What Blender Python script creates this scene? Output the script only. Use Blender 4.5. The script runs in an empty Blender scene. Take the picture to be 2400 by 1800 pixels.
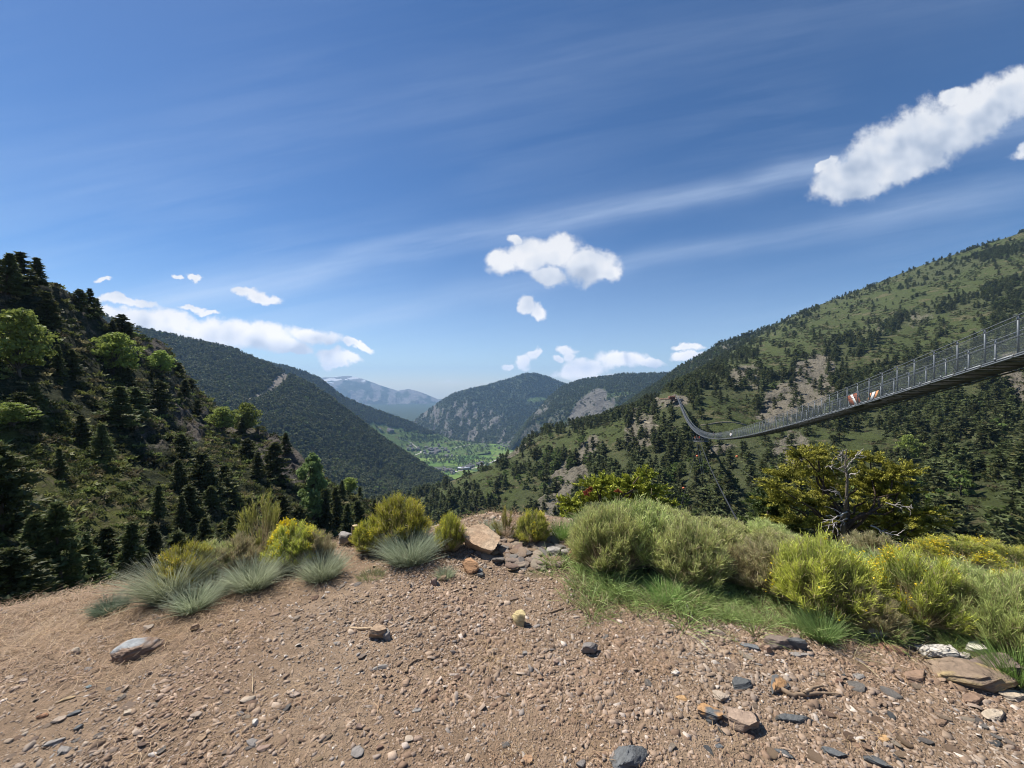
import bpy, math, random
import numpy as np
from mathutils import Vector, Matrix
random.seed(7)
RNG = np.random.default_rng(7)
SC = bpy.context.scene
COL = SC.collection
F = 900.0                      # focal length in pixels of the 2400 px wide photograph
EYE = 1.6                      # camera height above the dirt

# ------------------------------------------------------------------ camera, sky, sun, exposure
cam_data = bpy.data.cameras.new('camera')
cam = bpy.data.objects.new('camera', cam_data)
COL.objects.link(cam)
cam.location = (0, 0, EYE)
cam.rotation_euler = (math.radians(90), 0, 0)
cam_data.sensor_width = 36.0
cam_data.lens = 36.0 * F / 2400.0
cam_data.clip_start = 0.05
cam_data.clip_end = 60000
SC.camera = cam

SUN_DIR = Vector((-0.50, 0.30, 0.80)).normalized()     # towards the sun
SUN_EL = math.asin(SUN_DIR.z)
SUN_ROT = math.atan2(SUN_DIR.x, SUN_DIR.y)
sun_data = bpy.data.lights.new('sun', 'SUN')
sun_data.energy = 4.9
sun_data.angle = math.radians(0.5)
sun_data.color = (1.0, 0.95, 0.87)
sun = bpy.data.objects.new('sun', sun_data)
COL.objects.link(sun)
sun.rotation_euler = (-SUN_DIR).to_track_quat('-Z', 'Y').to_euler()
sun.location = (-30, 20, 60)

SC.view_settings.view_transform = 'Standard'
SC.view_settings.look = 'None'
SC.view_settings.exposure = 0.62
SC.view_settings.gamma = 1.0
SC.view_settings.use_curve_mapping = False
SC.render.engine = 'CYCLES'
SC.cycles.use_denoising = True
SC.cycles.denoising_input_passes = 'RGB_ALBEDO_NORMAL'
SC.cycles.denoising_prefilter = 'ACCURATE'
SC.cycles.filter_width = 1.05
SC.cycles.max_bounces = 5
SC.cycles.diffuse_bounces = 2
SC.cycles.transparent_max_bounces = 10
SC.cycles.volume_bounces = 0
SC.cycles.caustics_reflective = False
SC.cycles.caustics_refractive = False


class NT:
    """small helper for node trees"""
    def __init__(self, tree):
        self.t = tree
        self.n = tree.nodes
        self.l = tree.links
        self.n.clear()

    def add(self, typ, **kw):
        nd = self.n.new(typ)
        for k, v in kw.items():
            setattr(nd, k, v)
        return nd

    def link(self, a, b):
        self.l.new(a, b)

    def put(self, sock, v):
        if hasattr(v, 'links') or isinstance(v, bpy.types.NodeSocket):
            self.l.new(v, sock)
        elif v is not None:
            sock.default_value = v

    def math(self, op, a, b=None, c=None, clamp=False):
        nd = self.n.new('ShaderNodeMath')
        nd.operation = op
        nd.use_clamp = clamp
        self.put(nd.inputs[0], a)
        if b is not None:
            self.put(nd.inputs[1], b)
        if c is not None:
            self.put(nd.inputs[2], c)
        return nd.outputs[0]

    def vmath(self, op, a, b=None, out=0):
        nd = self.n.new('ShaderNodeVectorMath')
        nd.operation = op
        self.put(nd.inputs[0], a)
        if b is not None:
            self.put(nd.inputs[1], b)
        return nd.outputs[out]

    def noise(self, vec, scale, detail=4, rough=0.5, dist=0.0, out=0):
        nd = self.n.new('ShaderNodeTexNoise')
        nd.inputs['Scale'].default_value = scale
        nd.inputs['Detail'].default_value = detail
        nd.inputs['Roughness'].default_value = rough
        nd.inputs['Distortion'].default_value = dist
        if vec is not None:
            self.l.new(vec, nd.inputs['Vector'])
        return nd.outputs[out]

    def ramp(self, fac, stops, mode='LINEAR'):
        nd = self.n.new('ShaderNodeValToRGB')
        cr = nd.color_ramp
        cr.interpolation = mode
        while len(cr.elements) < len(stops):
            cr.elements.new(0.5)
        for e, (p, c) in zip(cr.elements, stops):
            e.position = p
            e.color = (c, c, c, 1) if isinstance(c, (int, float)) else (c[0], c[1], c[2], 1)
        self.put(nd.inputs[0], fac)
        return nd.outputs[0]

    def mix(self, fac, a, b, mode='MIX'):
        nd = self.n.new('ShaderNodeMix')
        nd.data_type = 'RGBA'
        nd.blend_type = mode
        self.put(nd.inputs[0], fac)
        for s, v in ((nd.inputs[6], a), (nd.inputs[7], b)):
            if isinstance(v, tuple):
                s.default_value = (v[0], v[1], v[2], 1)
            else:
                self.put(s, v)
        return nd.outputs[2]

    def mapr(self, v, a, b, c=0.0, d=1.0, smooth=False):
        nd = self.n.new('ShaderNodeMapRange')
        if smooth:
            nd.interpolation_type = 'SMOOTHSTEP'
        self.put(nd.inputs[0], v)
        nd.inputs[1].default_value = a
        nd.inputs[2].default_value = b
        nd.inputs[3].default_value = c
        nd.inputs[4].default_value = d
        return nd.outputs[0]


def build_world():
    w = bpy.data.worlds.new('World')
    SC.world = w
    w.use_nodes = True
    t = NT(w.node_tree)
    sky = t.add('ShaderNodeTexSky')
    sky.sky_type = 'NISHITA'
    sky.sun_disc = False
    sky.sun_elevation = SUN_EL
    sky.sun_rotation = SUN_ROT
    sky.altitude = 1900
    sky.air_density = 1.05
    sky.dust_density = 0.35
    sky.ozone_density = 2.6
    geo = t.add('ShaderNodeTexCoord')
    d = geo.outputs['Generated']
    sep = t.add('ShaderNodeSeparateXYZ')
    t.link(d, sep.inputs[0])
    ay = t.math('MAXIMUM', t.math('ABSOLUTE', sep.outputs[1]), 0.12)
    u = t.math('DIVIDE', sep.outputs[0], ay)
    v = t.math('DIVIDE', sep.outputs[2], ay)
    comb = t.add('ShaderNodeCombineXYZ')
    t.link(u, comb.inputs[0])
    t.link(v, comb.inputs[1])
    uv = comb.outputs[0]
    # puff clouds: soft union of ellipses with a warped edge
    nz = t.noise(uv, 15.0, 7, 0.60, 0, out=1)
    nz2 = t.noise(uv, 3.5, 3, 0.5, 0, out=1)
    wv = t.vmath('SUBTRACT', nz, (0.5, 0.5, 0.5))
    sc1 = t.add('ShaderNodeVectorMath', operation='SCALE')
    t.link(wv, sc1.inputs[0])
    sc1.inputs['Scale'].default_value = 0.058
    wv2 = t.vmath('SUBTRACT', nz2, (0.5, 0.5, 0.5))
    sc2 = t.add('ShaderNodeVectorMath', operation='SCALE')
    t.link(wv2, sc2.inputs[0])
    sc2.inputs['Scale'].default_value = 0.06
    p = t.vmath('ADD', t.vmath('ADD', uv, sc1.outputs[0]), sc2.outputs[0])
    blobs = [  # px, py, radius x, radius y, tilt in degrees
        (1985, 418, 96, 46, 20), (2065, 378, 130, 70, 34), (2170, 325, 140, 80, 32), (2285, 262, 130, 66, 28), (2110, 395, 80, 36, 25),
        (2390, 215, 120, 55, 25), (2500, 190, 120, 60, 20), (2232, 222, 50, 20, 20), (1930, 394, 34, 13, 30),
        (2410, 345, 50, 16, 10), (2020, 450, 60, 26, 5),
        (1175, 622, 46, 30, -5), (1245, 600, 62, 40, 0), (1308, 590, 56, 42, 20), (1385, 625, 64, 46, 0),
        (1287, 650, 44, 24, 0), (1425, 640, 30, 24, 0), (1206, 561, 24, 12, -20),
        (1234, 716, 20, 18, 30), (1262, 728, 22, 20, 0),
        (1224, 846, 19, 16, 20), (1247, 832, 14, 18, -20), (1186, 854, 17, 7, 0), (1325, 820, 26, 12, -10),
        (1329, 836, 15, 14, 0), (1303, 842, 16, 8, 0), (1366, 862, 56, 22, 0), (1322, 872, 20, 18, 0),
        (1454, 842, 70, 22, 0), (1524, 848, 46, 12, -5), (1365, 886, 80, 14, 0),
        (1613, 813, 34, 9, 0), (1613, 833, 42, 10, 0),
        (245, 735, 50, 20, -10), (336, 749, 75, 28, -5), (400, 746, 66, 30, -8), (425, 775, 90, 26, -14),
        (516, 772, 110, 34, -8), (611, 780, 105, 32, -12), (675, 812, 60, 20, -5), (740, 790, 70, 20, -10),
        (690, 826, 42, 10, 0), (300, 705, 78, 12, -8), (573, 683, 32, 12, -5), (615, 697, 48, 13, -14),
        (447, 713, 32, 7, -5), (478, 723, 26, 6, -8), (820, 806, 16, 11, 0), (843, 806, 30, 9, -25),
        (776, 839, 40, 18, 0), (817, 841, 32, 15, 0), (782, 857, 36, 10, 0),
        (246, 649, 24, 6, 5), (418, 648, 16, 5, -10), (456, 649, 16, 6, -10),
        (1048, 902, 34, 14, 0), (1112, 906, 20, 9, 0), (1075, 914, 60, 9, 0)]
    acc = None
    for (px, py, rx, ry, an) in blobs:
        m = t.add('ShaderNodeMapping', vector_type='TEXTURE')
        t.link(p, m.inputs['Vector'])
        m.inputs['Location'].default_value = ((px - 1200) / F, (900 - py) / F, 0)
        m.inputs['Rotation'].default_value = (0, 0, math.radians(an))
        m.inputs['Scale'].default_value = (rx / F, ry / F, 1)
        ln = t.vmath('LENGTH', m.outputs[0], None, out=1)
        acc = ln if acc is None else t.math('SMOOTH_MIN', acc, ln, 0.25)
    fb = t.noise(uv, 19.0, 8, 0.64)
    dens = t.math('SUBTRACT', 1.12, acc)
    dens = t.math('ADD', dens, t.math('MULTIPLY', t.math('SUBTRACT', fb, 0.5), 0.95))
    alpha = t.mapr(dens, -0.04, 0.46, 0, 1, smooth=True)
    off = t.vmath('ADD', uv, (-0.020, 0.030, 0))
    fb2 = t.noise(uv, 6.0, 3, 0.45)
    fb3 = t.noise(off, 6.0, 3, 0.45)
    rel = t.math('MULTIPLY', t.math('SUBTRACT', fb2, fb3), 2.0)  # sunward noise offset paints lit and shaded relief into the clouds
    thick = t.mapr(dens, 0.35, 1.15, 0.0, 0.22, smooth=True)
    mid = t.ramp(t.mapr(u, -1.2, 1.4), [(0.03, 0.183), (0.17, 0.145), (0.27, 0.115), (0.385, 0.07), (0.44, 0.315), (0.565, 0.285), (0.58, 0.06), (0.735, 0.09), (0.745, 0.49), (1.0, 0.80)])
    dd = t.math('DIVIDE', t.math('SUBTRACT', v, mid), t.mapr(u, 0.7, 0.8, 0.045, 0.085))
    und = t.mapr(t.math('ADD', dd, t.math('MULTIPLY', t.math('SUBTRACT', fb2, 0.5), 3.0)), 0.5, -1.0, 0.0, 0.42, smooth=True)  # grey underside shade painted into the cloud colour
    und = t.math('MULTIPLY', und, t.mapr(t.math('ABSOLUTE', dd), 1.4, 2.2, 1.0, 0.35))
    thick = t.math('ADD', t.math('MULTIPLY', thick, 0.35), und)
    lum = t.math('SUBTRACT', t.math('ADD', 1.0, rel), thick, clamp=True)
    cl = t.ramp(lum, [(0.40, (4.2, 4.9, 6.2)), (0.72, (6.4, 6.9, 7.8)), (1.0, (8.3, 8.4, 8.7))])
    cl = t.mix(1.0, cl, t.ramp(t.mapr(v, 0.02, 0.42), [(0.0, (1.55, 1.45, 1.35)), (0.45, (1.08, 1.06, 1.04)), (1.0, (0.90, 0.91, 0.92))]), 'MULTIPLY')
    # high thin streaks
    m = t.add('ShaderNodeMapping', vector_type='POINT')
    t.link(uv, m.inputs['Vector'])
    m.inputs['Rotation'].default_value = (0, 0, math.radians(-11))
    rot = m.outputs[0]
    m2 = t.add('ShaderNodeMapping', vector_type='POINT')
    t.link(rot, m2.inputs['Vector'])
    m2.inputs['Scale'].default_value = (0.8, 9.0, 1)
    st = t.noise(m2.outputs[0], 1.6, 7, 0.58, 0.5)
    st = t.mapr(st, 0.42, 0.82, 0, 1)
    mm = t.mapr(t.noise(rot, 1.3, 2, 0.5), 0.35, 0.68, 0, 1)
    st = t.math('MULTIPLY', st, mm)
    s2 = t.add('ShaderNodeSeparateXYZ')
    t.link(rot, s2.inputs[0])
    wob = t.math('MULTIPLY', t.math('SUBTRACT', t.noise(rot, 1.7, 3, 0.5), 0.5), 0.10)
    rv = t.math('ADD', s2.outputs[1], wob)

    def band(c, w, amp):
        g = t.math('POWER', t.math('DIVIDE', t.math('SUBTRACT', rv, c), w), 2.0)
        return t.math('MULTIPLY', t.math('EXPONENT', t.math('MULTIPLY', g, -1.0)), amp)
    bn = t.math('ADD', band(0.395, 0.034, 0.34), t.math('ADD', band(0.245, 0.03, 0.20), band(0.78, 0.09, 0.07)))
    bn = t.math('MULTIPLY', bn, t.mapr(t.noise(m2.outputs[0], 2.4, 5, 0.6), 0.25, 0.75, 0.25, 1.25))
    cir = t.math('ADD', t.math('MULTIPLY', st, t.mapr(v, 0.15, 0.9, 0.26, 0.09)), bn, clamp=True)
    cir = t.math('MULTIPLY', cir, t.mapr(sep.outputs[2], 0.02, 0.15, 0, 1))
    low = t.mapr(v, 0.0, 0.40, 0.26, 0.0, smooth=True)
    cir = t.math('ADD', cir, low, clamp=True)
    g = t.add('ShaderNodeHueSaturation')
    t.link(sky.outputs[0], g.inputs['Color'])
    g.inputs['Saturation'].default_value = 1.20
    g.inputs['Hue'].default_value = 0.504
    g.inputs['Value'].default_value = 1.0
    c1 = t.mix(cir, g.outputs[0], (6.2, 7.4, 9.2))
    up = t.mapr(sep.outputs[2], 0.0, 0.02, 0, 1)
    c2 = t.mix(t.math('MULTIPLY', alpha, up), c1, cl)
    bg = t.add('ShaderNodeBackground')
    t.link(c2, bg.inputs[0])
    bg.inputs[1].default_value = 0.075
    out = t.add('ShaderNodeOutputWorld')
    t.link(bg.outputs[0], out.inputs[0])
    w.cycles.sampling_method = 'MANUAL'
    w.cycles.sample_map_resolution = 512


build_world()
#@@SPLIT1

# ------------------------------------------------------------------ numeric helpers
def hash2(ix, iy, seed=0):
    n = (ix.astype(np.int64) * 374761393 + iy.astype(np.int64) * 668265263 + seed * 1442695041) & 0xFFFFFFFF
    n = ((n ^ (n >> 13)) * 1274126177) & 0xFFFFFFFF
    n = (n ^ (n >> 16)) & 0xFFFFFFFF
    return n / 4294967295.0


def vnoise(x, y, seed=0):
    ix = np.floor(x); iy = np.floor(y)
    fx = x - ix; fy = y - iy
    fx = fx * fx * fx * (fx * (fx * 6 - 15) + 10); fy = fy * fy * fy * (fy * (fy * 6 - 15) + 10)
    a = hash2(ix, iy, seed); b = hash2(ix + 1, iy, seed)
    c = hash2(ix, iy + 1, seed); d = hash2(ix + 1, iy + 1, seed)
    return (a + (b - a) * fx) * (1 - fy) + (c + (d - c) * fx) * fy


def fbm(x, y, octs=5, seed=0, rough=0.5, lac=2.03):
    s = np.zeros_like(x, dtype=float); a = 1.0; t = 0.0
    for o in range(octs):
        s += a * (vnoise(x, y, seed + o * 17) * 2 - 1); t += a
        x = x * lac + 13.7; y = y * lac + 7.1; a *= rough
    return s / t


def ridged(x, y, octs=5, seed=0):
    s = np.zeros_like(x, dtype=float); a = 1.0; t = 0.0
    for o in range(octs):
        s += a * (1 - np.abs(vnoise(x, y, seed + o * 17) * 2 - 1)); t += a
        x = x * 2.1 + 3.7; y = y * 2.1 + 9.1; a *= 0.5
    return s / t


def sstep(a, b, x):
    t = np.clip((x - a) / (b - a), 0, 1)
    return t * t * (3 - 2 * t)


def ell(px, py, cx, cy, rx, ry, an=0.0, soft=0.35):
    a = math.radians(an); c, s = math.cos(a), math.sin(a)
    dx = px - cx; dy = py - cy
    r = np.sqrt(((dx * c + dy * s) / rx) ** 2 + ((-dx * s + dy * c) / ry) ** 2)
    return 1 - sstep(1 - soft, 1 + soft, r)


def mesh_from(name, V, Fc, mat=None, cols=None, smooth=False):
    """numpy mesh: V (n,3); Fc (m,3) or (m,4) or a list of both"""
    me = bpy.data.meshes.new(name)
    V = np.asarray(V, dtype=np.float32)
    Fl = Fc if isinstance(Fc, list) else [Fc]
    Fl = [np.asarray(f, dtype=np.int32) for f in Fl if len(f)]
    nl = sum(f.size for f in Fl); nf = sum(len(f) for f in Fl)
    me.vertices.add(len(V)); me.loops.add(nl); me.polygons.add(nf)
    me.vertices.foreach_set('co', V.ravel())
    me.loops.foreach_set('vertex_index', np.concatenate([f.ravel() for f in Fl]))
    st = []; o = 0
    for f in Fl:
        k = f.shape[1]
        st.append(np.arange(len(f), dtype=np.int32) * k + o); o += f.size
    me.polygons.foreach_set('loop_start', np.concatenate(st))
    if smooth:
        me.polygons.foreach_set('use_smooth', np.ones(nf, dtype=bool))
    if cols is not None:
        ca = me.color_attributes.new('Col', 'FLOAT_COLOR', 'POINT')
        c4 = np.ones((len(V), 4), dtype=np.float32); c4[:, :3] = cols
        ca.data.foreach_set('color', c4.ravel())
    me.update(calc_edges=True)
    me.validate(verbose=False)
    if mat is not None:
        for m_ in (mat if isinstance(mat, (list, tuple)) else [mat]):
            me.materials.append(m_)
    return me


def link(name, me, parent=None, loc=None, **props):
    o = bpy.data.objects.new(name, me)
    COL.objects.link(o)
    if parent is not None:
        o.parent = parent
    if loc is not None:
        o.location = loc
    for k, v in props.items():
        if v is not None:
            o[k] = v
    return o


def empty(name, loc, label, category, group=None):
    o = bpy.data.objects.new(name, None)
    o.empty_display_size = 0.2
    COL.objects.link(o)
    o.location = loc
    o['label'] = label; o['category'] = category
    if group:
        o['group'] = group
    return o


def merge(parts):
    """[(V,F,C)] with triangle or quad faces -> one mesh's arrays"""
    Vs, Cs, T, Q = [], [], [], []; o = 0
    for V, Fc, C in parts:
        Vs.append(V)
        if C is not None:
            Cs.append(np.broadcast_to(C, (len(V), 3)))
        (T if Fc.shape[1] == 3 else Q).append(Fc + o); o += len(V)
    return (np.concatenate(Vs), [np.concatenate(x) for x in (T, Q) if x], np.concatenate(Cs) if Cs else None)


def ribbons(P, W, side=None):
    """P (N,K,3) polylines, W (N,K) half widths -> V, quads"""
    N, K, _ = P.shape
    T = np.gradient(P, axis=1)
    if side is None:
        side = RNG.normal(size=(N, 1, 3))
    S = np.cross(T, np.broadcast_to(side, P.shape))
    S /= np.linalg.norm(S, axis=2, keepdims=True) + 1e-9
    A = P - S * W[..., None]; B = P + S * W[..., None]
    V = np.stack([A, B], axis=2).reshape(-1, 3)
    n = np.arange(N)[:, None] * (2 * K); k = np.arange(K - 1)[None, :] * 2
    b = (n + k).ravel()
    return V, np.stack([b, b + 1, b + 3, b + 2], axis=1)


def tubes(P, R, sides=5):
    """P (N,K,3), R (N,K) -> V, quads"""
    N, K, _ = P.shape
    T = np.gradient(P, axis=1); T /= np.linalg.norm(T, axis=2, keepdims=True) + 1e-9
    ref = np.where(np.abs(T[..., 2:3]) > 0.9, np.array([1.0, 0, 0]), np.array([0, 0, 1.0]))
    A = np.cross(T, ref); A /= np.linalg.norm(A, axis=2, keepdims=True) + 1e-9
    B = np.cross(T, A)
    an = np.arange(sides) / sides * 2 * math.pi
    V = P[:, :, None, :] + R[:, :, None, None] * (A[:, :, None, :] * np.cos(an)[None, None, :, None] + B[:, :, None, :] * np.sin(an)[None, None, :, None])
    V = V.reshape(-1, 3)
    n = np.arange(N)[:, None, None] * (K * sides); k = np.arange(K - 1)[None, :, None] * sides
    s = np.arange(sides)[None, None, :]; s2 = (s + 1) % sides
    a = (n + k + s).ravel(); b = (n + k + s2).ravel()
    return V, np.stack([a, b, b + sides, a + sides], axis=1)


def box(cx, cy, cz, sx, sy, sz, M=None):
    V = np.array([[x, y, z] for z in (-.5, .5) for y in (-.5, .5) for x in (-.5, .5)]) * [sx, sy, sz] + [cx, cy, cz]
    if M is not None:
        V = V @ np.array(M).T
    Fq = np.array([[0, 2, 3, 1], [4, 5, 7, 6], [0, 1, 5, 4], [2, 6, 7, 3], [0, 4, 6, 2], [1, 3, 7, 5]])
    return V, Fq


def unproj(px, py, D):
    return np.array([(px - 1200) / F * D, D, EYE - (py - 900) / F * D])


def icos(sub):
    import bmesh
    bm = bmesh.new(); bmesh.ops.create_icosphere(bm, subdivisions=sub, radius=1)
    V = np.array([v.co[:] for v in bm.verts]); Fc = np.array([[v.index for v in f.verts] for f in bm.faces])
    bm.free(); return V, Fc


ICO = {k: icos(k) for k in (1, 2, 3, 4, 5)}

# ------------------------------------------------------------------ materials
def new_mat(name):
    m = bpy.data.materials.new(name); m.use_nodes = True
    return m, NT(m.node_tree)


def finish(t, base, rough=0.8, normal=None, transl=0.0, spec=0.3, metal=0.0):
    b = t.add('ShaderNodeBsdfPrincipled')
    t.put(b.inputs['Base Color'], (base[0], base[1], base[2], 1) if isinstance(base, tuple) else base)
    t.put(b.inputs['Roughness'], rough)
    b.inputs['Specular IOR Level'].default_value = spec
    b.inputs['Metallic'].default_value = metal
    if normal is not None:
        t.link(normal, b.inputs['Normal'])
    o = t.add('ShaderNodeOutputMaterial')
    sh = b.outputs[0]
    if transl > 0:
        tr = t.add('ShaderNodeBsdfTranslucent')
        t.put(tr.inputs[0], (base[0], base[1], base[2], 1) if isinstance(base, tuple) else base)
        mx = t.add('ShaderNodeMixShader'); mx.inputs[0].default_value = transl
        t.link(sh, mx.inputs[1]); t.link(tr.outputs[0], mx.inputs[2]); sh = mx.outputs[0]
    t.link(sh, o.inputs[0])


def bump(t, h, dist, strength=1.0):
    b = t.add('ShaderNodeBump'); b.inputs['Strength'].default_value = strength
    b.inputs['Distance'].default_value = dist
    t.link(h, b.inputs['Height'])
    return b.outputs[0]


def mat_attr(name, rough=0.8, transl=0.0, var=0.25, nscale=8.0, spec=0.2, bumpd=0.0):
    """colour from the mesh's own Col attribute, varied by noise and by object"""
    m, t = new_mat(name)
    at = t.add('ShaderNodeAttribute', attribute_name='Col')
    tc = t.add('ShaderNodeTexCoord')
    oi = t.add('ShaderNodeObjectInfo')
    n = t.noise(tc.outputs['Object'], nscale, 4, 0.6)
    k = t.mapr(n, 0.25, 0.75, 1 - var, 1 + var)
    k = t.math('MULTIPLY', k, t.mapr(oi.outputs['Random'], 0, 1, 1 - var, 1 + var))
    hs = t.add('ShaderNodeHueSaturation')
    t.link(at.outputs['Color'], hs.inputs['Color'])
    t.link(k, hs.inputs['Value'])
    t.link(t.mapr(oi.outputs['Random'], 0, 1, 0.49, 0.51), hs.inputs['Hue'])
    nm = bump(t, t.noise(tc.outputs['Object'], nscale * 4, 4, 0.6), bumpd) if bumpd else None
    finish(t, hs.outputs[0], rough, nm, transl, spec)
    return m


M_LEAF = mat_attr('leaf_and_needle', 0.65, 0.35, 0.32, 0.35, 0.25)
M_TWIG = mat_attr('twig_and_blade', 0.5, 0.35, 0.10, 3.0, 0.25)
M_BARK = mat_attr('bark', 0.9, 0, 0.25, 12.0, 0.1, 0.01)
M_FAR = mat_attr('distant_house', 0.7, 0, 0.15, 0.3, 0.2)


def mat_stone():
    m, t = new_mat('schist_stone')
    at = t.add('ShaderNodeAttribute', attribute_name='Col')
    tc = t.add('ShaderNodeTexCoord'); oi = t.add('ShaderNodeObjectInfo')
    mp = t.add('ShaderNodeMapping'); t.link(tc.outputs['Object'], mp.inputs['Vector'])
    mp.inputs['Scale'].default_value = (1, 1, 5.0)
    n = t.noise(mp.outputs[0], 22, 6, 0.65)
    n2 = t.noise(tc.outputs['Object'], 7, 4, 0.6, 1.0)
    hs = t.add('ShaderNodeHueSaturation'); t.link(at.outputs['Color'], hs.inputs['Color'])
    t.link(t.math('MULTIPLY', t.mapr(n, 0.3, 0.72, 0.65, 1.35), t.mapr(oi.outputs['Random'], 0, 1, 0.82, 1.2)), hs.inputs['Value'])
    t.link(t.mapr(oi.outputs['Random'], 0, 1, 0.485, 0.51), hs.inputs['Hue'])
    c = t.mix(t.mapr(n2, 0.55, 0.72, 0, 0.5), hs.outputs[0], (0.30, 0.20, 0.12))
    finish(t, c, 0.75, bump(t, t.math('ADD', t.noise(mp.outputs[0], 45, 6, 0.7), t.noise(mp.outputs[0], 14, 4, 0.6)), 0.012, 1.0), 0, 0.3)
    return m


M_STONE = mat_stone()


def mat_gravel():
    """small chips: colour picked per instance"""
    m, t = new_mat('gravel_chip')
    oi = t.add('ShaderNodeObjectInfo')
    geo = t.add('ShaderNodeNewGeometry')
    c = t.ramp(oi.outputs['Random'], [(0.0, (0.19, 0.13, 0.09)), (0.3, (0.26, 0.188, 0.132)), (0.55, (0.34, 0.256, 0.185)),
                                      (0.75, (0.27, 0.21, 0.165)), (0.88, (0.43, 0.34, 0.26)), (0.94, (0.21, 0.185, 0.165)), (1.0, (0.60, 0.52, 0.44))])
    pn = t.noise(geo.outputs['Position'], 1.1, 3, 0.5)
    c = t.mix(1.0, c, t.ramp(pn, [(0.3, (1.08, 0.98, 0.92)), (0.7, (0.92, 0.97, 1.0))]), 'MULTIPLY')
    c = t.mix(1.0, c, t.ramp(t.noise(geo.outputs['Position'], 90, 3, 0.6), [(0.3, 0.8), (0.7, 1.15)]), 'MULTIPLY')
    finish(t, c, 0.85, None, 0, 0.25)
    return m


M_GRAVEL = mat_gravel()


def mat_dirt():
    m, t = new_mat('dirt')
    geo = t.add('ShaderNodeNewGeometry'); p = geo.outputs['Position']
    n1 = t.noise(p, 1.3, 5, 0.55); n2 = t.noise(p, 14, 6, 0.65); n3 = t.noise(p, 90, 6, 0.7)
    c = t.ramp(n1, [(0.3, (0.185, 0.125, 0.082)), (0.5, (0.235, 0.165, 0.108)), (0.7, (0.29, 0.212, 0.145))])
    c = t.mix(1.0, c, t.ramp(n2, [(0.3, 0.72), (0.7, 1.22)]), 'MULTIPLY')
    c = t.mix(1.0, c, t.ramp(n3, [(0.3, 0.7), (0.7, 1.3)]), 'MULTIPLY')
    vor = t.add('ShaderNodeTexVoronoi'); t.link(p, vor.inputs['Vector']); vor.inputs['Scale'].default_value = 95
    c = t.mix(t.mapr(vor.outputs['Distance'], 0.0, 0.38, 0.45, 0.0), c, (0.42, 0.31, 0.23))
    at = t.add('ShaderNodeAttribute', attribute_name='Col')
    sp = t.add('ShaderNodeSeparateColor'); t.link(at.outputs['Color'], sp.inputs[0])
    g = t.ramp(n2, [(0.3, (0.05, 0.06, 0.02)), (0.7, (0.10, 0.10, 0.045))])
    c = t.mix(sp.outputs[0], c, g)
    h = t.math('ADD', t.math('MULTIPLY', n3, 0.6), t.math('MULTIPLY', t.mapr(vor.outputs['Distance'], 0, 0.5, 1, 0), 0.5))
    finish(t, c, 0.95, bump(t, h, 0.012, 1.0), 0, 0.15)
    return m


M_DIRT = mat_dirt()


def mat_land(name, tex, forest=(0.030, 0.042, 0.018), rockc=(0.26, 0.225, 0.19), grassc=(0.085, 0.105, 0.036), bumpd=1.0):
    """terrain: Col.r rock, Col.g meadow, Col.b snow or pale scree; the rest is scrub"""
    m, t = new_mat(name)
    geo = t.add('ShaderNodeNewGeometry'); p = geo.outputs['Position']
    at = t.add('ShaderNodeAttribute', attribute_name='Col')
    sp = t.add('ShaderNodeSeparateColor'); t.link(at.outputs['Color'], sp.inputs[0])
    mp = t.add('ShaderNodeMapping'); t.link(p, mp.inputs['Vector']); mp.inputs['Scale'].default_value = (1, 1, 3.2)
    q = mp.outputs[0]
    n1 = t.noise(q, 0.02 * tex, 6, 0.6); n2 = t.noise(q, 0.10 * tex, 8, 0.7); n3 = t.noise(p, 0.6 * tex, 6, 0.7)
    scrub = t.ramp(n2, [(0.33, forest), (0.5, tuple(1.7 * x for x in forest)), (0.72, (0.105, 0.095, 0.045))])
    grass = t.ramp(t.math('ADD', t.math('MULTIPLY', n1, 0.6), t.math('MULTIPLY', n2, 0.4)),
                   [(0.38, tuple(0.5 * x for x in grassc)), (0.47, grassc), (0.54, tuple(0.7 * x for x in grassc)), (0.60, (0.16, 0.14, 0.075)), (0.68, grassc)])
    rock = t.ramp(t.math('ADD', t.math('MULTIPLY', n3, 0.5), t.math('MULTIPLY', n2, 0.5)),
                  [(0.33, tuple(0.32 * x for x in rockc)), (0.48, rockc), (0.66, tuple(1.35 * x for x in rockc))])
    gm = t.mapr(t.math('ADD', sp.outputs[1], t.math('MULTIPLY', t.math('SUBTRACT', n2, 0.5), 2.2)), 0.34, 0.62)
    rm = t.mapr(t.math('ADD', sp.outputs[0], t.math('MULTIPLY', t.math('SUBTRACT', n3, 0.5), 1.3)), 0.38, 0.58)
    sm = t.mapr(t.math('ADD', sp.outputs[2], t.math('MULTIPLY', t.math('SUBTRACT', n2, 0.5), 0.6)), 0.42, 0.55)
    c = t.mix(gm, scrub, grass)
    c = t.mix(rm, c, rock)
    c = t.mix(sm, c, (0.82, 0.82, 0.80))
    h = t.math('ADD', t.math('MULTIPLY', n2, 2.0), n3)
    finish(t, c, 0.95, bump(t, h, bumpd, 1.0), 0, 0.1)
    return m


def mat_simple(name, col, rough=0.5, metal=0.0, var=0.12, scale=20.0, spec=0.4):
    m, t = new_mat(name)
    tc = t.add('ShaderNodeTexCoord')
    n = t.noise(tc.outputs['Object'], scale, 5, 0.6)
    c = t.mix(1.0, col, t.ramp(n, [(0.3, 1 - var), (0.7, 1 + var)]), 'MULTIPLY')
    finish(t, c, rough, None, 0, spec, metal)
    return m


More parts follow.
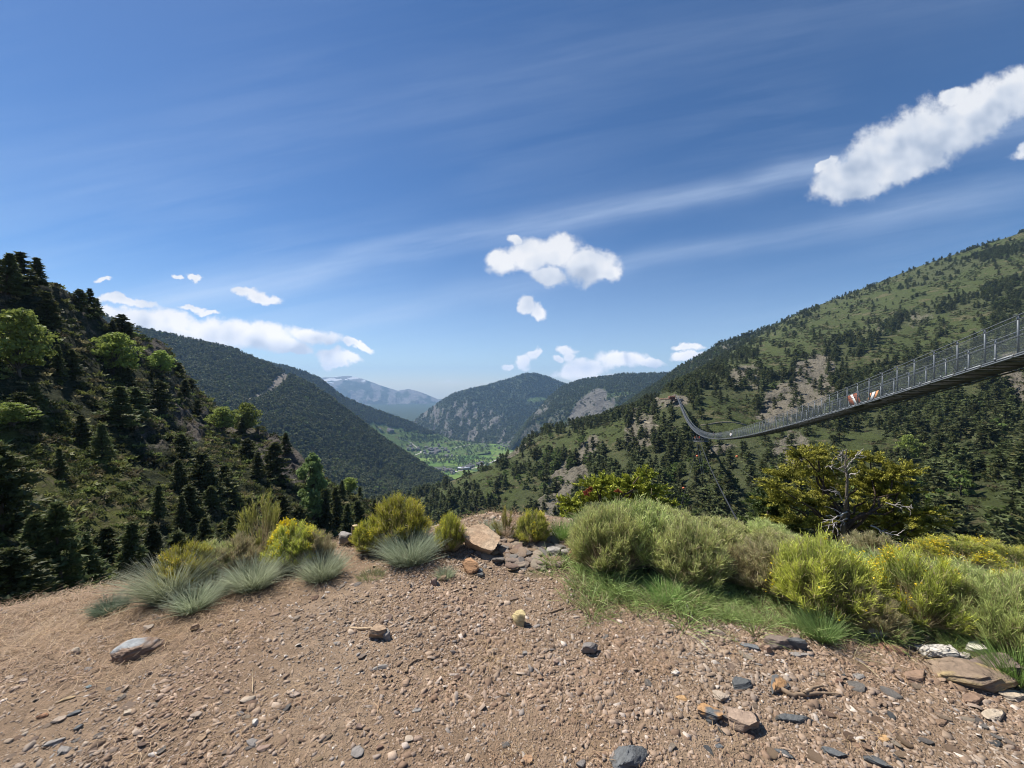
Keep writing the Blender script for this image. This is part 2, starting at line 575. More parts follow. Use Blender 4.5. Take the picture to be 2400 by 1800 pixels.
# ------------------------------------------------------------------ geometry nodes scatter for stuff
def scatter_object(name, pts, rots, scales, variants, idx=None, label=None, parent=None):
    """ONE object whose instances are leafy or stony stuff; variants are meshes"""
    coll = bpy.data.collections.new(name + '_kinds')
    for i, me in enumerate(variants):
        o = bpy.data.objects.new('%s_kind_%s' % (name, 'abcdefghijklmnop'[i]), me)
        coll.objects.link(o)
    n = len(pts)
    me = bpy.data.meshes.new(name)
    me.vertices.add(n)
    me.vertices.foreach_set('co', np.asarray(pts, dtype=np.float32).ravel())
    a = me.attributes.new('rot', 'FLOAT_VECTOR', 'POINT'); a.data.foreach_set('vector', np.asarray(rots, dtype=np.float32).ravel())
    sc = np.asarray(scales, dtype=np.float32)
    if sc.ndim == 1:
        sc = np.repeat(sc[:, None], 3, axis=1)
    a = me.attributes.new('scl', 'FLOAT_VECTOR', 'POINT'); a.data.foreach_set('vector', sc.ravel())
    if idx is None:
        idx = RNG.integers(0, len(variants), n)
    a = me.attributes.new('pick', 'INT', 'POINT'); a.data.foreach_set('value', np.asarray(idx, dtype=np.int32))
    o = link(name, me, parent)
    o['kind'] = 'stuff'
    if label:
        o['label'] = label
    ng = bpy.data.node_groups.new(name + '_scatter', 'GeometryNodeTree')
    ng.interface.new_socket(name='Geometry', in_out='INPUT', socket_type='NodeSocketGeometry')
    ng.interface.new_socket(name='Geometry', in_out='OUTPUT', socket_type='NodeSocketGeometry')
    gi = ng.nodes.new('NodeGroupInput'); go = ng.nodes.new('NodeGroupOutput')
    ci = ng.nodes.new('GeometryNodeCollectionInfo')
    ci.inputs['Collection'].default_value = coll
    ci.inputs['Separate Children'].default_value = True
    ci.inputs['Reset Children'].default_value = True
    iop = ng.nodes.new('GeometryNodeInstanceOnPoints')
    iop.inputs['Pick Instance'].default_value = True
    def attr(nm, ty):
        x = ng.nodes.new('GeometryNodeInputNamedAttribute'); x.data_type = ty
        x.inputs['Name'].default_value = nm
        return x.outputs[0]
    e2r = ng.nodes.new('FunctionNodeEulerToRotation')
    ng.links.new(attr('rot', 'FLOAT_VECTOR'), e2r.inputs[0])
    ng.links.new(gi.outputs[0], iop.inputs['Points'])
    ng.links.new(ci.outputs[0], iop.inputs['Instance'])
    ng.links.new(attr('pick', 'INT'), iop.inputs['Instance Index'])
    ng.links.new(e2r.outputs[0], iop.inputs['Rotation'])
    ng.links.new(attr('scl', 'FLOAT_VECTOR'), iop.inputs['Scale'])
    ng.links.new(iop.outputs[0], go.inputs[0])
    md = o.modifiers.new('scatter', 'NODES'); md.node_group = ng
    return o

#@@SPLIT2

# ------------------------------------------------------------------ the plateau underfoot
EX = [-60, -20, -8, -3.9, -3.2, -2.0, -0.9, -0.24, 0.8, 2.2, 4.0, 7.0, 14, 30, 60]
EY = [-30, -6, 1.0, 2.75, 3.1, 3.65, 4.1, 4.45, 4.15, 3.55, 3.2, 2.5, 0.5, -6, -25]


def gz(x, y):
    x = np.asarray(x, dtype=float); y = np.asarray(y, dtype=float)
    e = np.interp(x, EX, EY) + 0.22 * fbm(x * 0.9, y * 0.9, 3, 5)
    d = np.maximum(y - e, 0)
    z = -0.80 * d * d / (d + 1.3)
    z += 0.028 * fbm(x * 0.8, y * 0.8, 4, 11) + 0.010 * fbm(x * 5, y * 5, 3, 12)
    z += 0.06 * np.exp(-((x - 0.3) ** 2 / 1.2 + (y - 4.1) ** 2 / 0.5))
    z += np.minimum(d, 30) / 30 * 4.0 * fbm(x * 0.07, y * 0.07, 4, 13)
    z -= 0.13 * sstep(-1.6, -4.2, x)
    back = np.maximum(-y - 3, 0)
    return z + 0.10 * back


def ghit(px, py):
    """where the ray through a pixel of the photograph meets the plateau"""
    D = EYE * F / max(py - 900.0, 60.0)
    for _ in range(30):
        p = unproj(px, py, D)
        zz = float(gz(p[0], p[1]))
        D2 = (EYE - zz) * F / (py - 900.0)
        D = 0.5 * D + 0.5 * D2
    return np.array([(px - 1200) / F * D, D, float(gz((px - 1200) / F * D, D))])


def in_grass(x, y):
    """how grassy the plateau is at a spot (1 = the green verge under the brooms)"""
    D = np.maximum(y, 0.3)
    px = 1200 + x / D * F; py = 900 + EYE / D * F
    bx = [1100, 1200, 1250, 1330, 1380, 1450, 1560, 1700, 1850, 2000, 2120, 2300, 2400, 2700]
    by = [1250, 1300, 1347, 1365, 1405, 1418, 1440, 1462, 1478, 1500, 1500, 1545, 1580, 1660]
    lim = np.interp(px, bx, by) + 12 * fbm(x * 5, y * 5, 3, 77)
    g = sstep(8, -14, py - lim)
    g = np.where(px < 1345, 0.45 * sstep(1318, 1328, py) * sstep(1356, 1346, py) * (px > 1190), g)
    g = np.where((y < 0.5), 0, g)
    return g


def build_ground():
    s = np.linspace(-1, 1, 420)
    xs = np.sinh(s * 4.2) / math.sinh(4.2) * 130
    ty = np.linspace(-1, 1, 420)
    ys = 3.0 + np.sinh(ty * 4.2) / math.sinh(4.2) * 130
    X, Y = np.meshgrid(xs, ys)
    Z = gz(X, Y)
    V = np.stack([X, Y, Z], -1).reshape(-1, 3)
    n, m = X.shape
    i = (np.arange(n - 1)[:, None] * m + np.arange(m - 1)[None, :]).ravel()
    Fq = np.stack([i, i + 1, i + 1 + m, i + m], 1)
    e = np.interp(X, EX, EY)
    g = np.clip(in_grass(X, Y) * 0.8 + sstep(0.6, 2.0, Y - e), 0, 1)
    C = np.zeros((len(V), 3)); C[:, 0] = g.ravel()
    me = mesh_from('ground', V, Fq, M_DIRT, C, smooth=True)
    link('ground', me, kind='structure', label='brown dirt terrace strewn with schist chips')


build_ground()

# ------------------------------------------------------------------ hillsides
class Hill:
    def __init__(self, name, rows, nx, nv, x0, x1, amp, nfreq, mask, mat, seed=0, rockamp=0.0, back=0.25, crestamp=0.35, strata=0.0):
        px = np.linspace(x0, x1, nx)
        PY = np.array([np.interp(px, [q[0] for q in r], [q[1] for q in r]) for r in rows])
        LD = np.array([np.interp(px, [q[0] for q in r], [math.log(q[2]) for q in r]) for r in rows])
        # smooth along x a little
        k = np.ones(max(3, nx // 60)); k /= k.sum()
        pad = len(k)
        for A in (LD,):
            for j in range(len(A)):
                A[j] = np.convolve(np.pad(A[j], pad, mode='edge'), k, mode='same')[pad:-pad]
        nr = len(rows)
        v = np.linspace(0, nr - 1, nv)
        i0 = np.clip(np.floor(v).astype(int), 0, nr - 2); f = (v - i0)[:, None]
        def crom(A):
            Ap = np.vstack([2 * A[0] - A[1], A, 2 * A[-1] - A[-2]])
            p0, p1, p2, p3 = Ap[i0], Ap[i0 + 1], Ap[i0 + 2], Ap[i0 + 3]
            return 0.5 * (2 * p1 + (p2 - p0) * f + (2 * p0 - 5 * p1 + 4 * p2 - p3) * f * f + (3 * p1 - p0 - 3 * p2 + p3) * f ** 3)
        lin = lambda A: A[i0] * (1 - f) + A[i0 + 1] * f
        py = 0.5 * crom(PY) + 0.5 * lin(PY); ld = 0.5 * crom(LD) + 0.5 * lin(LD)
        D = np.exp(ld)
        PX = np.broadcast_to(px[None, :], D.shape).copy()
        X = (PX - 1200) / F * D; Y = D.copy(); Z = EYE - (py - 900) / F * D
        # far side of the crest
        nb = max(6, nv // 8)
        dc = D[-1]; zc = Z[-1]
        for b in range(1, nb + 1):
            q = b / nb
            Db = dc * (1 + back * q)
            X = np.vstack([X, ((px - 1200) / F * Db)[None]]); Y = np.vstack([Y, Db[None]])
            Z = np.vstack([Z, (zc - dc * 0.55 * back * q * q - dc * 0.25 * back * q)[None]])
            PX = np.vstack([PX, px[None]]); py = np.vstack([py, py[nv - 1][None]]); D = np.vstack([D, Db[None]])
        self.mask = mask(PX, py)
        rock = self.mask[..., 0]
        t = np.concatenate([np.linspace(0, 1, nv), np.ones(nb)])[:, None]
        fade = 1 - (1 - crestamp) * sstep(0.7, 1.0, t)
        n1 = fbm(X * nfreq, Y * nfreq, 6, seed, 0.52)
        Z = Z + amp * n1 * fade
        if rockamp:
            r1 = ridged(X * nfreq * 4 + Z * nfreq * 2, Y * nfreq * 4 - Z * nfreq * 3, 5, seed + 50) - 0.55
            Z = Z + rockamp * r1 * (0.25 + rock) * fade
        if strata:
            ph = (X * 0.55 + Z * 1.0 + Y * 0.25) / strata + 1.6 * fbm(X * nfreq * 1.5, Y * nfreq * 1.5, 4, seed + 9)
            saw = (ph - np.floor(ph))
            Z = Z + strata * 0.42 * (np.minimum(saw / 0.25, (1 - saw) / 0.75)) * (0.3 + 0.7 * rock) * fade
        V = np.stack([X, Y, Z], -1)
        self.X, self.Y, self.Z = X, Y, Z
        self.PX = 1200 + X / Y * F; self.PY = 900 - (Z - EYE) / Y * F
        self.nv = nv
        n, m = X.shape
        i = (np.arange(n - 1)[:, None] * m + np.arange(m - 1)[None, :]).ravel()
        Fq = np.stack([i, i + 1, i + 1 + m, i + m], 1)
        me = mesh_from(name, V.reshape(-1, 3), Fq, mat, self.mask.reshape(-1, 3), smooth=True)
        self.obj = link(name, me, kind='structure')

    def at(self, px, py):
        """the surface point that shows at a pixel of the photograph"""
        nv = self.nv
        d = (self.PX[:nv] - px) ** 2 + (self.PY[:nv] - py) ** 2
        j = np.unravel_index(np.argmin(d), d.shape)
        return np.array([self.X[j], self.Y[j], self.Z[j]])

    def scatter(self, dens, maskfn, maxn=60000, xr=(-150, 2550)):
        """random surface points, dens per square metre times maskfn(px, py, rock, meadow)"""
        n = self.nv
        P = np.stack([self.X[:n + 3], self.Y[:n + 3], self.Z[:n + 3]], -1)
        a = P[:-1, :-1]; b = P[:-1, 1:]; c = P[1:, :-1]; dd = P[1:, 1:]
        area = np.linalg.norm(np.cross(b - a, c - a), axis=-1)
        pxm = self.PX[:n + 2, :-1]; pym = self.PY[:n + 2, :-1]
        pr = maskfn(pxm, pym, self.mask[:n + 2, :-1, 0], self.mask[:n + 2, :-1, 1])
        pr = np.clip(pr, 0, None) * ((pxm > xr[0]) & (pxm < xr[1]))
        w = (area * pr * dens)
        cnt = RNG.poisson(w)
        tot = cnt.sum()
        if tot > maxn:
            cnt = RNG.poisson(w * maxn / tot)
        I, J = np.nonzero(cnt)
        rep = cnt[I, J]
        I = np.repeat(I, rep); J = np.repeat(J, rep)
        f = RNG.random((len(I), 1)); g = RNG.random((len(I), 1))
        return (a[I, J] * (1 - f) * (1 - g) + b[I, J] * f * (1 - g) + c[I, J] * (1 - f) * g + dd[I, J] * f * g)


def pxpy(P):
    return 1200 + P[:, 0] / P[:, 1] * F, 900 - (P[:, 2] - EYE) / P[:, 1] * F


def M3(r, g, b=None):
    return np.stack([np.clip(r, 0, 1), np.clip(g, 0, 1), np.clip(b if b is not None else np.zeros_like(r), 0, 1)], -1)


# left crag close by
def mask_a(px, py):
    n = fbm(px / 90, py / 60, 5, 31)
    crest = np.interp(px, [0, 126, 253, 324, 415, 506, 607, 724, 1000], [640, 671, 762, 790, 859, 960, 1010, 1091, 1240])
    rk = 0.62 * sstep(190, 10, py - crest) + ell(px, py, 385, 1010, 90, 90) * 0.6 + ell(px, py, 660, 1090, 60, 60) * 0.7 + ell(px, py, 200, 900, 150, 60, 25) * 0.3
    g = ell(px, py, 130, 1110, 210, 110, 28) + 0.3
    rk = rk * (0.75 + 0.9 * fbm(px / 22, py / 18, 5, 33, 0.65))
    return M3(rk * 0.8 + 0.35 * n, g * (1 - rk) + 0.2 * n)


A_ROWS = [
    [(-500, 1560, 13), (0, 1560, 14), (400, 1540, 18), (700, 1520, 32), (1100, 1500, 48)],
    [(-500, 1300, 20), (0, 1320, 22), (300, 1310, 33), (600, 1300, 52), (1100, 1380, 68)],
    [(-500, 1000, 36), (0, 1060, 38), (300, 1090, 52), (600, 1150, 72), (750, 1190, 82), (1100, 1310, 85)],
    [(-500, 720, 50), (0, 840, 50), (200, 900, 62), (400, 985, 78), (550, 1050, 98), (724, 1135, 92), (1100, 1290, 95)],
    [(-500, 520, 58), (0, 632, 62), (66, 651, 66), (126, 671, 72), (167, 692, 78), (218, 732, 86), (253, 762, 90), (324, 790, 98), (385, 808, 108), (415, 859, 112),
     (455, 904, 118), (506, 960, 124), (531, 992, 126), (607, 1010, 118), (653, 1025, 112), (698, 1056, 106), (724, 1091, 104), (780, 1135, 102), (850, 1180, 102), (930, 1215, 100), (1100, 1270, 100)]]
M_LAND_A = mat_land('crag_land', 9.0, forest=(0.022, 0.027, 0.011), rockc=(0.15, 0.13, 0.11), grassc=(0.135, 0.145, 0.040), bumpd=0.5)
hillA = Hill('left_crag_slope', A_ROWS, 620, 420, -500, 1100, 1.6, 0.055, mask_a, M_LAND_A, 3, rockamp=4.6, strata=2.6, crestamp=0.6)


# right mountain, with the spur that carries the far end of the bridge
def mask_g(px, py):
    n = fbm(px / 70, py / 40, 5, 41)
    n2 = fbm(px / 200, py / 60, 4, 43)
    mead = (ell(px, py, 1930, 775, 190, 34, -14) + ell(px, py, 2160, 800, 170, 42, -18) + ell(px, py, 2020, 735, 180, 36, -16) + ell(px, py, 1740, 985, 110, 42, 8)
            + ell(px, py, 1960, 1025, 150, 26, 6) + ell(px, py, 2290, 655, 220, 26, -17) + ell(px, py, 1390, 1020, 150, 22, -12)
            + ell(px, py, 1830, 850, 120, 30, -20) * 0.7 + ell(px, py, 2360, 1060, 80, 30) * .8 + ell(px, py, 2300, 1220, 90, 70) * 0.6
            + ell(px, py, 1100, 1120, 90, 20, -28) * 0.8 + ell(px, py, 1170, 1120, 60, 60) * 0.5 + ell(px, py, 2050, 690, 90, 10, -25) + ell(px, py, 2380, 560, 160, 10, -18))
    rk = (ell(px, py, 1905, 900, 60, 72, 20) + ell(px, py, 1835, 950, 70, 42, -30) + ell(px, py, 1860, 1075, 60, 60, 30) * 0.9
          + ell(px, py, 1325, 1130, 34, 130, 36) * 0.9 + ell(px, py, 1500, 1010, 36, 60, 10) * 0.7 + ell(px, py, 2385, 890, 40, 60, -15)
          + ell(px, py, 1600, 880, 50, 16, -30) * 0.5 + ell(px, py, 1755, 890, 50, 36) * 0.6 + ell(px, py, 1565, 950, 55, 16) * 0.9
          + ell(px, py, 1215, 1056, 44, 8, -38) * 0.6 + ell(px, py, 2110, 760, 90, 20, -12) * 0.45 + ell(px, py, 1690, 1058, 40, 18, -20))
    rk = rk * (0.62 + 0.95 * fbm(px / 16, py / 16, 5, 47, 0.65) + 0.3)
    return M3(rk + 0.14 * n, mead * (1 - rk) + 0.16 + 0.35 * n2)


G_ROWS = [
    [(800, 1560, 110), (1200, 1560, 110), (1500, 1560, 80), (2000, 1560, 52), (2400, 1560, 42), (3100, 1560, 34)],
    [(800, 1300, 230), (1100, 1280, 240), (1300, 1250, 220), (1500, 1250, 170), (1750, 1250, 130), (2000, 1260, 100), (2400, 1290, 76), (3100, 1300, 60)],
    [(800, 1240, 330), (1000, 1200, 330), (1150, 1150, 330), (1300, 1120, 310), (1500, 1100, 260), (1700, 1085, 220), (2000, 1085, 180), (2400, 1080, 135), (3100, 1080, 100)],
    [(800, 1215, 400), (1000, 1168, 400), (1120, 1120, 420), (1200, 1080, 440), (1300, 1030, 430), (1400, 1010, 380), (1590, 948, 352), (1750, 985, 320), (1950, 980, 290), (2150, 950, 270), (2400, 900, 240), (3100, 780, 210)],
    [(800, 1205, 450), (1000, 1158, 450), (1120, 1110, 470), (1200, 1068, 480), (1280, 1012, 490), (1400, 992, 480), (1500, 957, 480), (1590, 910, 480), (1700, 870, 500), (1850, 830, 520), (2000, 810, 520), (2150, 790, 500), (2400, 720, 470), (3100, 480, 420)],
    [(800, 1200, 500), (1000, 1152, 500), (1120, 1104, 520), (1200, 1060, 530), (1270, 1012, 550), (1330, 999, 570), (1400, 985, 600), (1500, 948, 650), (1563, 916, 700), (1616, 886, 750), (1660, 858, 800), (1700, 832, 840), (1750, 803, 880),
     (1800, 778, 900), (1850, 748, 930), (1900, 724, 950), (2000, 684, 950), (2150, 626, 900), (2300, 576, 850), (2400, 543, 800), (3100, 300, 700)]]
M_LAND_G = mat_land('hillside_land', 1.6, forest=(0.052, 0.060, 0.025), rockc=(0.205, 0.182, 0.138), grassc=(0.092, 0.112, 0.038), bumpd=2.0)
hillG = Hill('right_mountain_slope', G_ROWS, 900, 420, 800, 3100, 9.0, 0.012, mask_g, M_LAND_G, 8, rockamp=9.0, crestamp=0.3)

M_LAND_F = mat_land('forested_land', 0.6, forest=(0.034, 0.044, 0.022), rockc=(0.22, 0.195, 0.165), grassc=(0.11, 0.165, 0.045), bumpd=4.0)
G2_ROWS = [
    [(1300, 1090, 750), (1600, 1040, 750), (1900, 1000, 700)],
    [(1300, 1035, 1100), (1400, 1015, 1080), (1500, 970, 1050), (1700, 880, 1000), (1900, 800, 980)],
    [(1300, 1015, 1400), (1400, 990, 1380), (1440, 965, 1360), (1490, 930, 1350), (1541, 898, 1300), (1590, 862, 1280), (1663, 824, 1200), (1690, 806, 1170), (1740, 790, 1130), (1800, 768, 1100), (1900, 724, 1050)]]
hillG2 = Hill('forest_ridge', G2_ROWS, 260, 120, 1300, 1900, 16.0, 0.005,
              lambda px, py: M3(0.35 * fbm(px / 20, py / 10, 4, 61) + 0.1 + 0.2 * sstep(885, 870, py), 0.2 + 0 * px), M_LAND_F, 12, rockamp=10.0, crestamp=0.2)

B1_ROWS = [
    [(-300, 1400, 330), (300, 1400, 360), (800, 1400, 420), (1150, 1400, 520)],
    [(-300, 1150, 560), (300, 1150, 620), (700, 1200, 650), (900, 1220, 700), (1150, 1240, 800)],
    [(-300, 930, 850), (200, 960, 900), (500, 980, 950), (700, 1040, 1000), (900, 1120, 1100), (1150, 1180, 1100)],
    [(-300, 600, 1250), (100, 675, 1350), (250, 745, 1400), (290, 764, 1420), (400, 789, 1450), (500, 810, 1480), (541, 818, 1500), (581, 836, 1500), (608, 848, 1500), (671, 878, 1450),
     (717, 899, 1450), (784, 942, 1420), (852, 995, 1400), (906, 1037, 1400), (961, 1072, 1380), (1028, 1112, 1350), (1150, 1178, 1300)]]


def mask_b(px, py):
    n = fbm(px / 30, py / 14, 5, 71)
    scar = ell(px, py, 655, 890, 30, 11, -40) + ell(px, py, 620, 925, 40, 7, -28) + ell(px, py, 590, 945, 18, 4, -20)
    scar = scar + 0.6 * ell(px, py, 835, 1045, 40, 4, 38) + 0.6 * ell(px, py, 950, 1140, 40, 4, 40) + 0.4 * ell(px, py, 880, 1100, 60, 3, 42)
    return M3(scar + 0.42 * n - 0.12, 0.1 + 0 * px)


hillB1 = Hill('forested_mountain_left', B1_ROWS, 520, 260, -300, 1150, 22.0, 0.0045, mask_b, M_LAND_F, 21, rockamp=22.0, crestamp=0.15)

B2_ROWS = [
    [(350, 1140, 1650), (820, 1125, 1900), (900, 1088, 2250), (1000, 1080, 2330), (1080, 1073, 2420), (1150, 1066, 2520)],
    [(350, 960, 2100), (700, 980, 2150), (900, 1022, 2500), (1000, 1042, 2640), (1080, 1050, 2700), (1150, 1056, 2750)],
    [(350, 820, 2500), (520, 835, 2550), (608, 846, 2600), (676, 860, 2650), (725, 876, 2700), (749, 887, 2700), (771, 905, 2700), (806, 931, 2750), (852, 951, 2800), (906, 970, 2850),
     (961, 989, 2900), (1001, 1008, 2900), (1060, 1030, 2900), (1150, 1042, 2900)]]
hillB2 = Hill('forested_mountain_behind', B2_ROWS, 300, 140, 350, 1150, 30.0, 0.0025,
              lambda px, py: M3(0.30 * fbm(px / 16, py / 8, 4, 81) - 0.02, 0.08 + 1.0 * sstep(-4, 6, py - np.interp(px, [860, 930, 1000, 1100, 1150], [986, 998, 1014, 1028, 1036]) + 7 * fbm(px / 18, py / 6, 3, 83)) * sstep(850, 880, px)), M_LAND_F, 31, rockamp=25.0, crestamp=0.12)

V_ROWS = [
    [(700, 1180, 1500), (1400, 1180, 1500)],
    [(700, 1120, 1850), (1400, 1120, 1850)],
    [(700, 1075, 2350), (1400, 1075, 2350)],
    [(700, 1045, 2900), (1400, 1045, 2900)],
    [(700, 1030, 3500), (900, 1030, 3500), (1000, 1030, 3500), (1400, 1030, 3500)]]


def mat_valley():
    m, t = new_mat('valley_fields')
    geo = t.add('ShaderNodeNewGeometry'); p = geo.outputs['Position']
    n1 = t.noise(p, 0.006, 5, 0.6); n2 = t.noise(p, 0.03, 6, 0.6)
    vor = t.add('ShaderNodeTexVoronoi'); t.link(p, vor.inputs['Vector']); vor.inputs['Scale'].default_value = 0.008
    ve = t.add('ShaderNodeTexVoronoi', feature='DISTANCE_TO_EDGE'); t.link(p, ve.inputs['Vector']); ve.inputs['Scale'].default_value = 0.008
    sp = t.add('ShaderNodeSeparateColor'); t.link(vor.outputs['Color'], sp.inputs[0])
    c = t.ramp(sp.outputs[0], [(0.0, (0.075, 0.14, 0.03)), (0.5, (0.12, 0.19, 0.035)), (0.85, (0.15, 0.20, 0.05)), (1.0, (0.21, 0.18, 0.10))])
    c = t.mix(1.0, c, t.ramp(n2, [(0.3, 0.75), (0.7, 1.2)]), 'MULTIPLY')
    c = t.mix(t.mapr(ve.outputs['Distance'], 0.0, 0.05, 0.9, 0), c, (0.04, 0.06, 0.025))
    c = t.mix(t.mapr(n1, 0.56, 0.62, 0, 0.8), c, (0.035, 0.055, 0.025))
    finish(t, c, 0.95, None, 0, 0.1)
    return m


hillV = Hill('valley_floor', V_ROWS, 160, 120, 700, 1400, 10.0, 0.002, lambda px, py: M3(0 * px, 1 + 0 * px), mat_valley(), 41, crestamp=1.0, back=0.8)


def mask_c(px, py):
    n = fbm(px / 22 + py / 60, py / 40, 6, 91, 0.6)
    cliff = ell(px, py, 1030, 1000, 110, 60, -12) * 0.75 + ell(px, py, 1150, 1010, 60, 50) * 0.7 + ell(px, py, 1090, 960, 60, 20) * 0.2
    return M3(cliff * (0.45 + 1.5 * fbm(px / 9 + py / 30, py / 22, 5, 93, 0.65)) + 0.15 * n, ell(px, py, 1258, 937, 22, 5, 0, 0.2) * 1.3 + 0.08)


C_ROWS = [
    [(880, 1060, 2950), (1500, 1060, 2900)],
    [(880, 1030, 3200), (1000, 1034, 3150), (1200, 1040, 3100), (1500, 1040, 3100)],
    [(880, 1022, 3700), (960, 1005, 3800), (1050, 985, 3900), (1200, 975, 4000), (1300, 980, 4100), (1500, 980, 4000)],
    [(880, 1020, 4200), (932, 1010, 4250), (970, 987, 4300), (1000, 963, 4400), (1030, 942, 4500), (1060, 923, 4600), (1095, 912, 4700), (1130, 905, 4800), (1165, 896, 4900), (1200, 886, 5000), (1225, 877, 5000), (1240, 875, 5000),
     (1258, 876, 5000), (1280, 882, 5000), (1300, 890, 4950), (1330, 901, 4900), (1400, 925, 4800), (1500, 950, 4700)]]
M_LAND_C = mat_land('far_forest_land', 0.25, forest=(0.034, 0.046, 0.022), rockc=(0.17, 0.16, 0.14), grassc=(0.11, 0.16, 0.05), bumpd=12.0)
hillC = Hill('valley_peak', C_ROWS, 420, 200, 880, 1500, 45.0, 0.0016, mask_c, M_LAND_C, 51, rockamp=90.0, crestamp=0.1)


def mask_d(px, py):
    n = fbm(px / 16, py / 24, 5, 95, 0.6)
    cl = ell(px, py, 1375, 965, 62, 30, -48, 0.25) * 1.3 + ell(px, py, 1300, 985, 40, 14, -50) * 0.5 + ell(px, py, 1425, 960, 12, 40, 25) * 0.7 + ell(px, py, 1240, 1020, 40, 14, -45) * 0.7 + ell(px, py, 1270, 960, 10, 36, 40) * 0.6
    return M3(cl * (0.85 + 0.4 * n) + 0.15 * n, ell(px, py, 1490, 952, 40, 9, -8, 0.2) * 1.4 + ell(px, py, 1450, 925, 50, 6) * .5 + 0.06)


D_ROWS = [
    [(1100, 1090, 2500), (1190, 1085, 2500), (1215, 1062, 2550), (1280, 1070, 2300), (1400, 1080, 2100), (1750, 1100, 1200)],
    [(1100, 1085, 2700), (1185, 1078, 2700), (1215, 1050, 2700), (1250, 1035, 2500), (1400, 1000, 2100), (1750, 960, 1800)],
    [(1100, 1080, 2800), (1180, 1072, 2800), (1210, 1036, 2700), (1240, 990, 2600), (1290, 965, 2600), (1400, 935, 2500), (1600, 930, 2400), (1750, 900, 2400)],
    [(1100, 1078, 3000), (1175, 1066, 3000), (1200, 1036, 3150), (1215, 1012, 3200), (1240, 983, 3200), (1265, 955, 3200), (1290, 927, 3200), (1325, 902, 3300), (1370, 888, 3300), (1430, 881, 3200), (1460, 876, 3100), (1500, 876, 3000), (1560, 874, 3000), (1750, 870, 2900)]]
hillD = Hill('forested_ridge_with_cliff', D_ROWS, 420, 180, 1100, 1750, 22.0, 0.002, mask_d, M_LAND_C, 57, rockamp=40.0, crestamp=0.1)

E_ROWS = [
    [(500, 1060, 7500), (1300, 1060, 7500)],
    [(500, 960, 10000), (800, 960, 10000), (1000, 985, 9500), (1300, 990, 9500)],
    [(500, 930, 12500), (620, 915, 12500), (700, 898, 12500), (745, 886, 12500), (790, 883, 12500), (815, 881, 12500), (832, 883, 12500), (855, 890, 12400), (890, 903, 12300), (915, 911, 12300), (932, 916, 12300), (945, 914, 12300), (958, 912, 12300),
     (975, 916, 12200), (1000, 925, 12000), (1030, 937, 12000), (1080, 955, 12000), (1300, 1000, 11000)]]


def mask_e(px, py):
    crest = np.interp(px, [500, 620, 745, 830, 900, 960, 1030], [930, 915, 885, 882, 907, 912, 937])
    dcr = py - crest
    sn = fbm(px / 26, py / 5.0, 5, 99, 0.6)
    snow = sstep(26, 3, dcr) * sstep(895, 800, px) * (0.62 + 2.2 * sn) + 0.2 * ell(px, py, 765, 888, 20, 12)
    rk = 0.45 + 0.9 * fbm(px / 18, py / 14, 5, 101) + 0.3 * sstep(18, 4, dcr)
    return M3(rk, 0.15 + 0 * px, snow)


hillE = Hill('snow_streaked_mountain', E_ROWS, 420, 160, 500, 1300, 110.0, 0.0006, mask_e,
             mat_land('high_mountain_land', 0.10, forest=(0.055, 0.065, 0.045), rockc=(0.25, 0.235, 0.215), grassc=(0.10, 0.11, 0.06), bumpd=40.0), 71, rockamp=260.0, crestamp=0.08, back=0.08)
E2_ROWS = [[(700, 1060, 6000), (1150, 1060, 6000)],
           [(700, 950, 7000), (850, 958, 7000), (920, 968, 7000), (950, 976, 7000), (968, 990, 7000), (1000, 1012, 7000), (1150, 1040, 7000)]]
hillE2 = Hill('low_far_ridge', E2_ROWS, 120, 50, 700, 1150, 40.0, 0.001, lambda px, py: M3(0.2 + 0 * px, 0.2 + 0 * px), M_LAND_C, 73, crestamp=0.1)

# broad land under everything, out to the horizon
def build_basin():
    r = np.concatenate([[0], np.geomspace(120, 14300, 44)])
    a = np.linspace(0, 2 * math.pi, 97)[:-1]
    R, Aa = np.meshgrid(r, a, indexing='ij')
    X = R * np.sin(Aa); Y = R * np.cos(Aa)
    Z = -560 + 0 * X
    inside = sstep(130, 30, R)
    Z = Z + 0 * inside
    # land behind the camera and at both sides climbs back into mountains
    rise = sstep(0.25, -0.6, np.cos(Aa))
    Z = Z + rise * sstep(300, 3500, R) * (860 + 220 * fbm(X / 900, Y / 900, 5, 7)) 
    # a steep shoulder from the terrace down to the basin
    sh = -75 - 1.15 * np.maximum(R - 120, 0)
    Z = np.maximum(Z, np.where(R < 120, -75.0, sh))
    n, m = X.shape
    i = np.arange(n - 1)[:, None] * m; j = np.arange(m)[None, :]; j2 = (j + 1) % m
    Fq = np.stack([(i + j).ravel(), (i + j2).ravel(), (i + m + j2).ravel(), (i + m + j).ravel()], 1)
    V = np.stack([X, Y, Z], -1).reshape(-1, 3)
    C = np.zeros((len(V), 3)); C[:, 1] = 0.2
    link('mountain_basin', mesh_from('mountain_basin', V, Fq[:, ::-1], M_LAND_C, C, smooth=True), kind='structure')


build_basin()
#@@SPLIT3

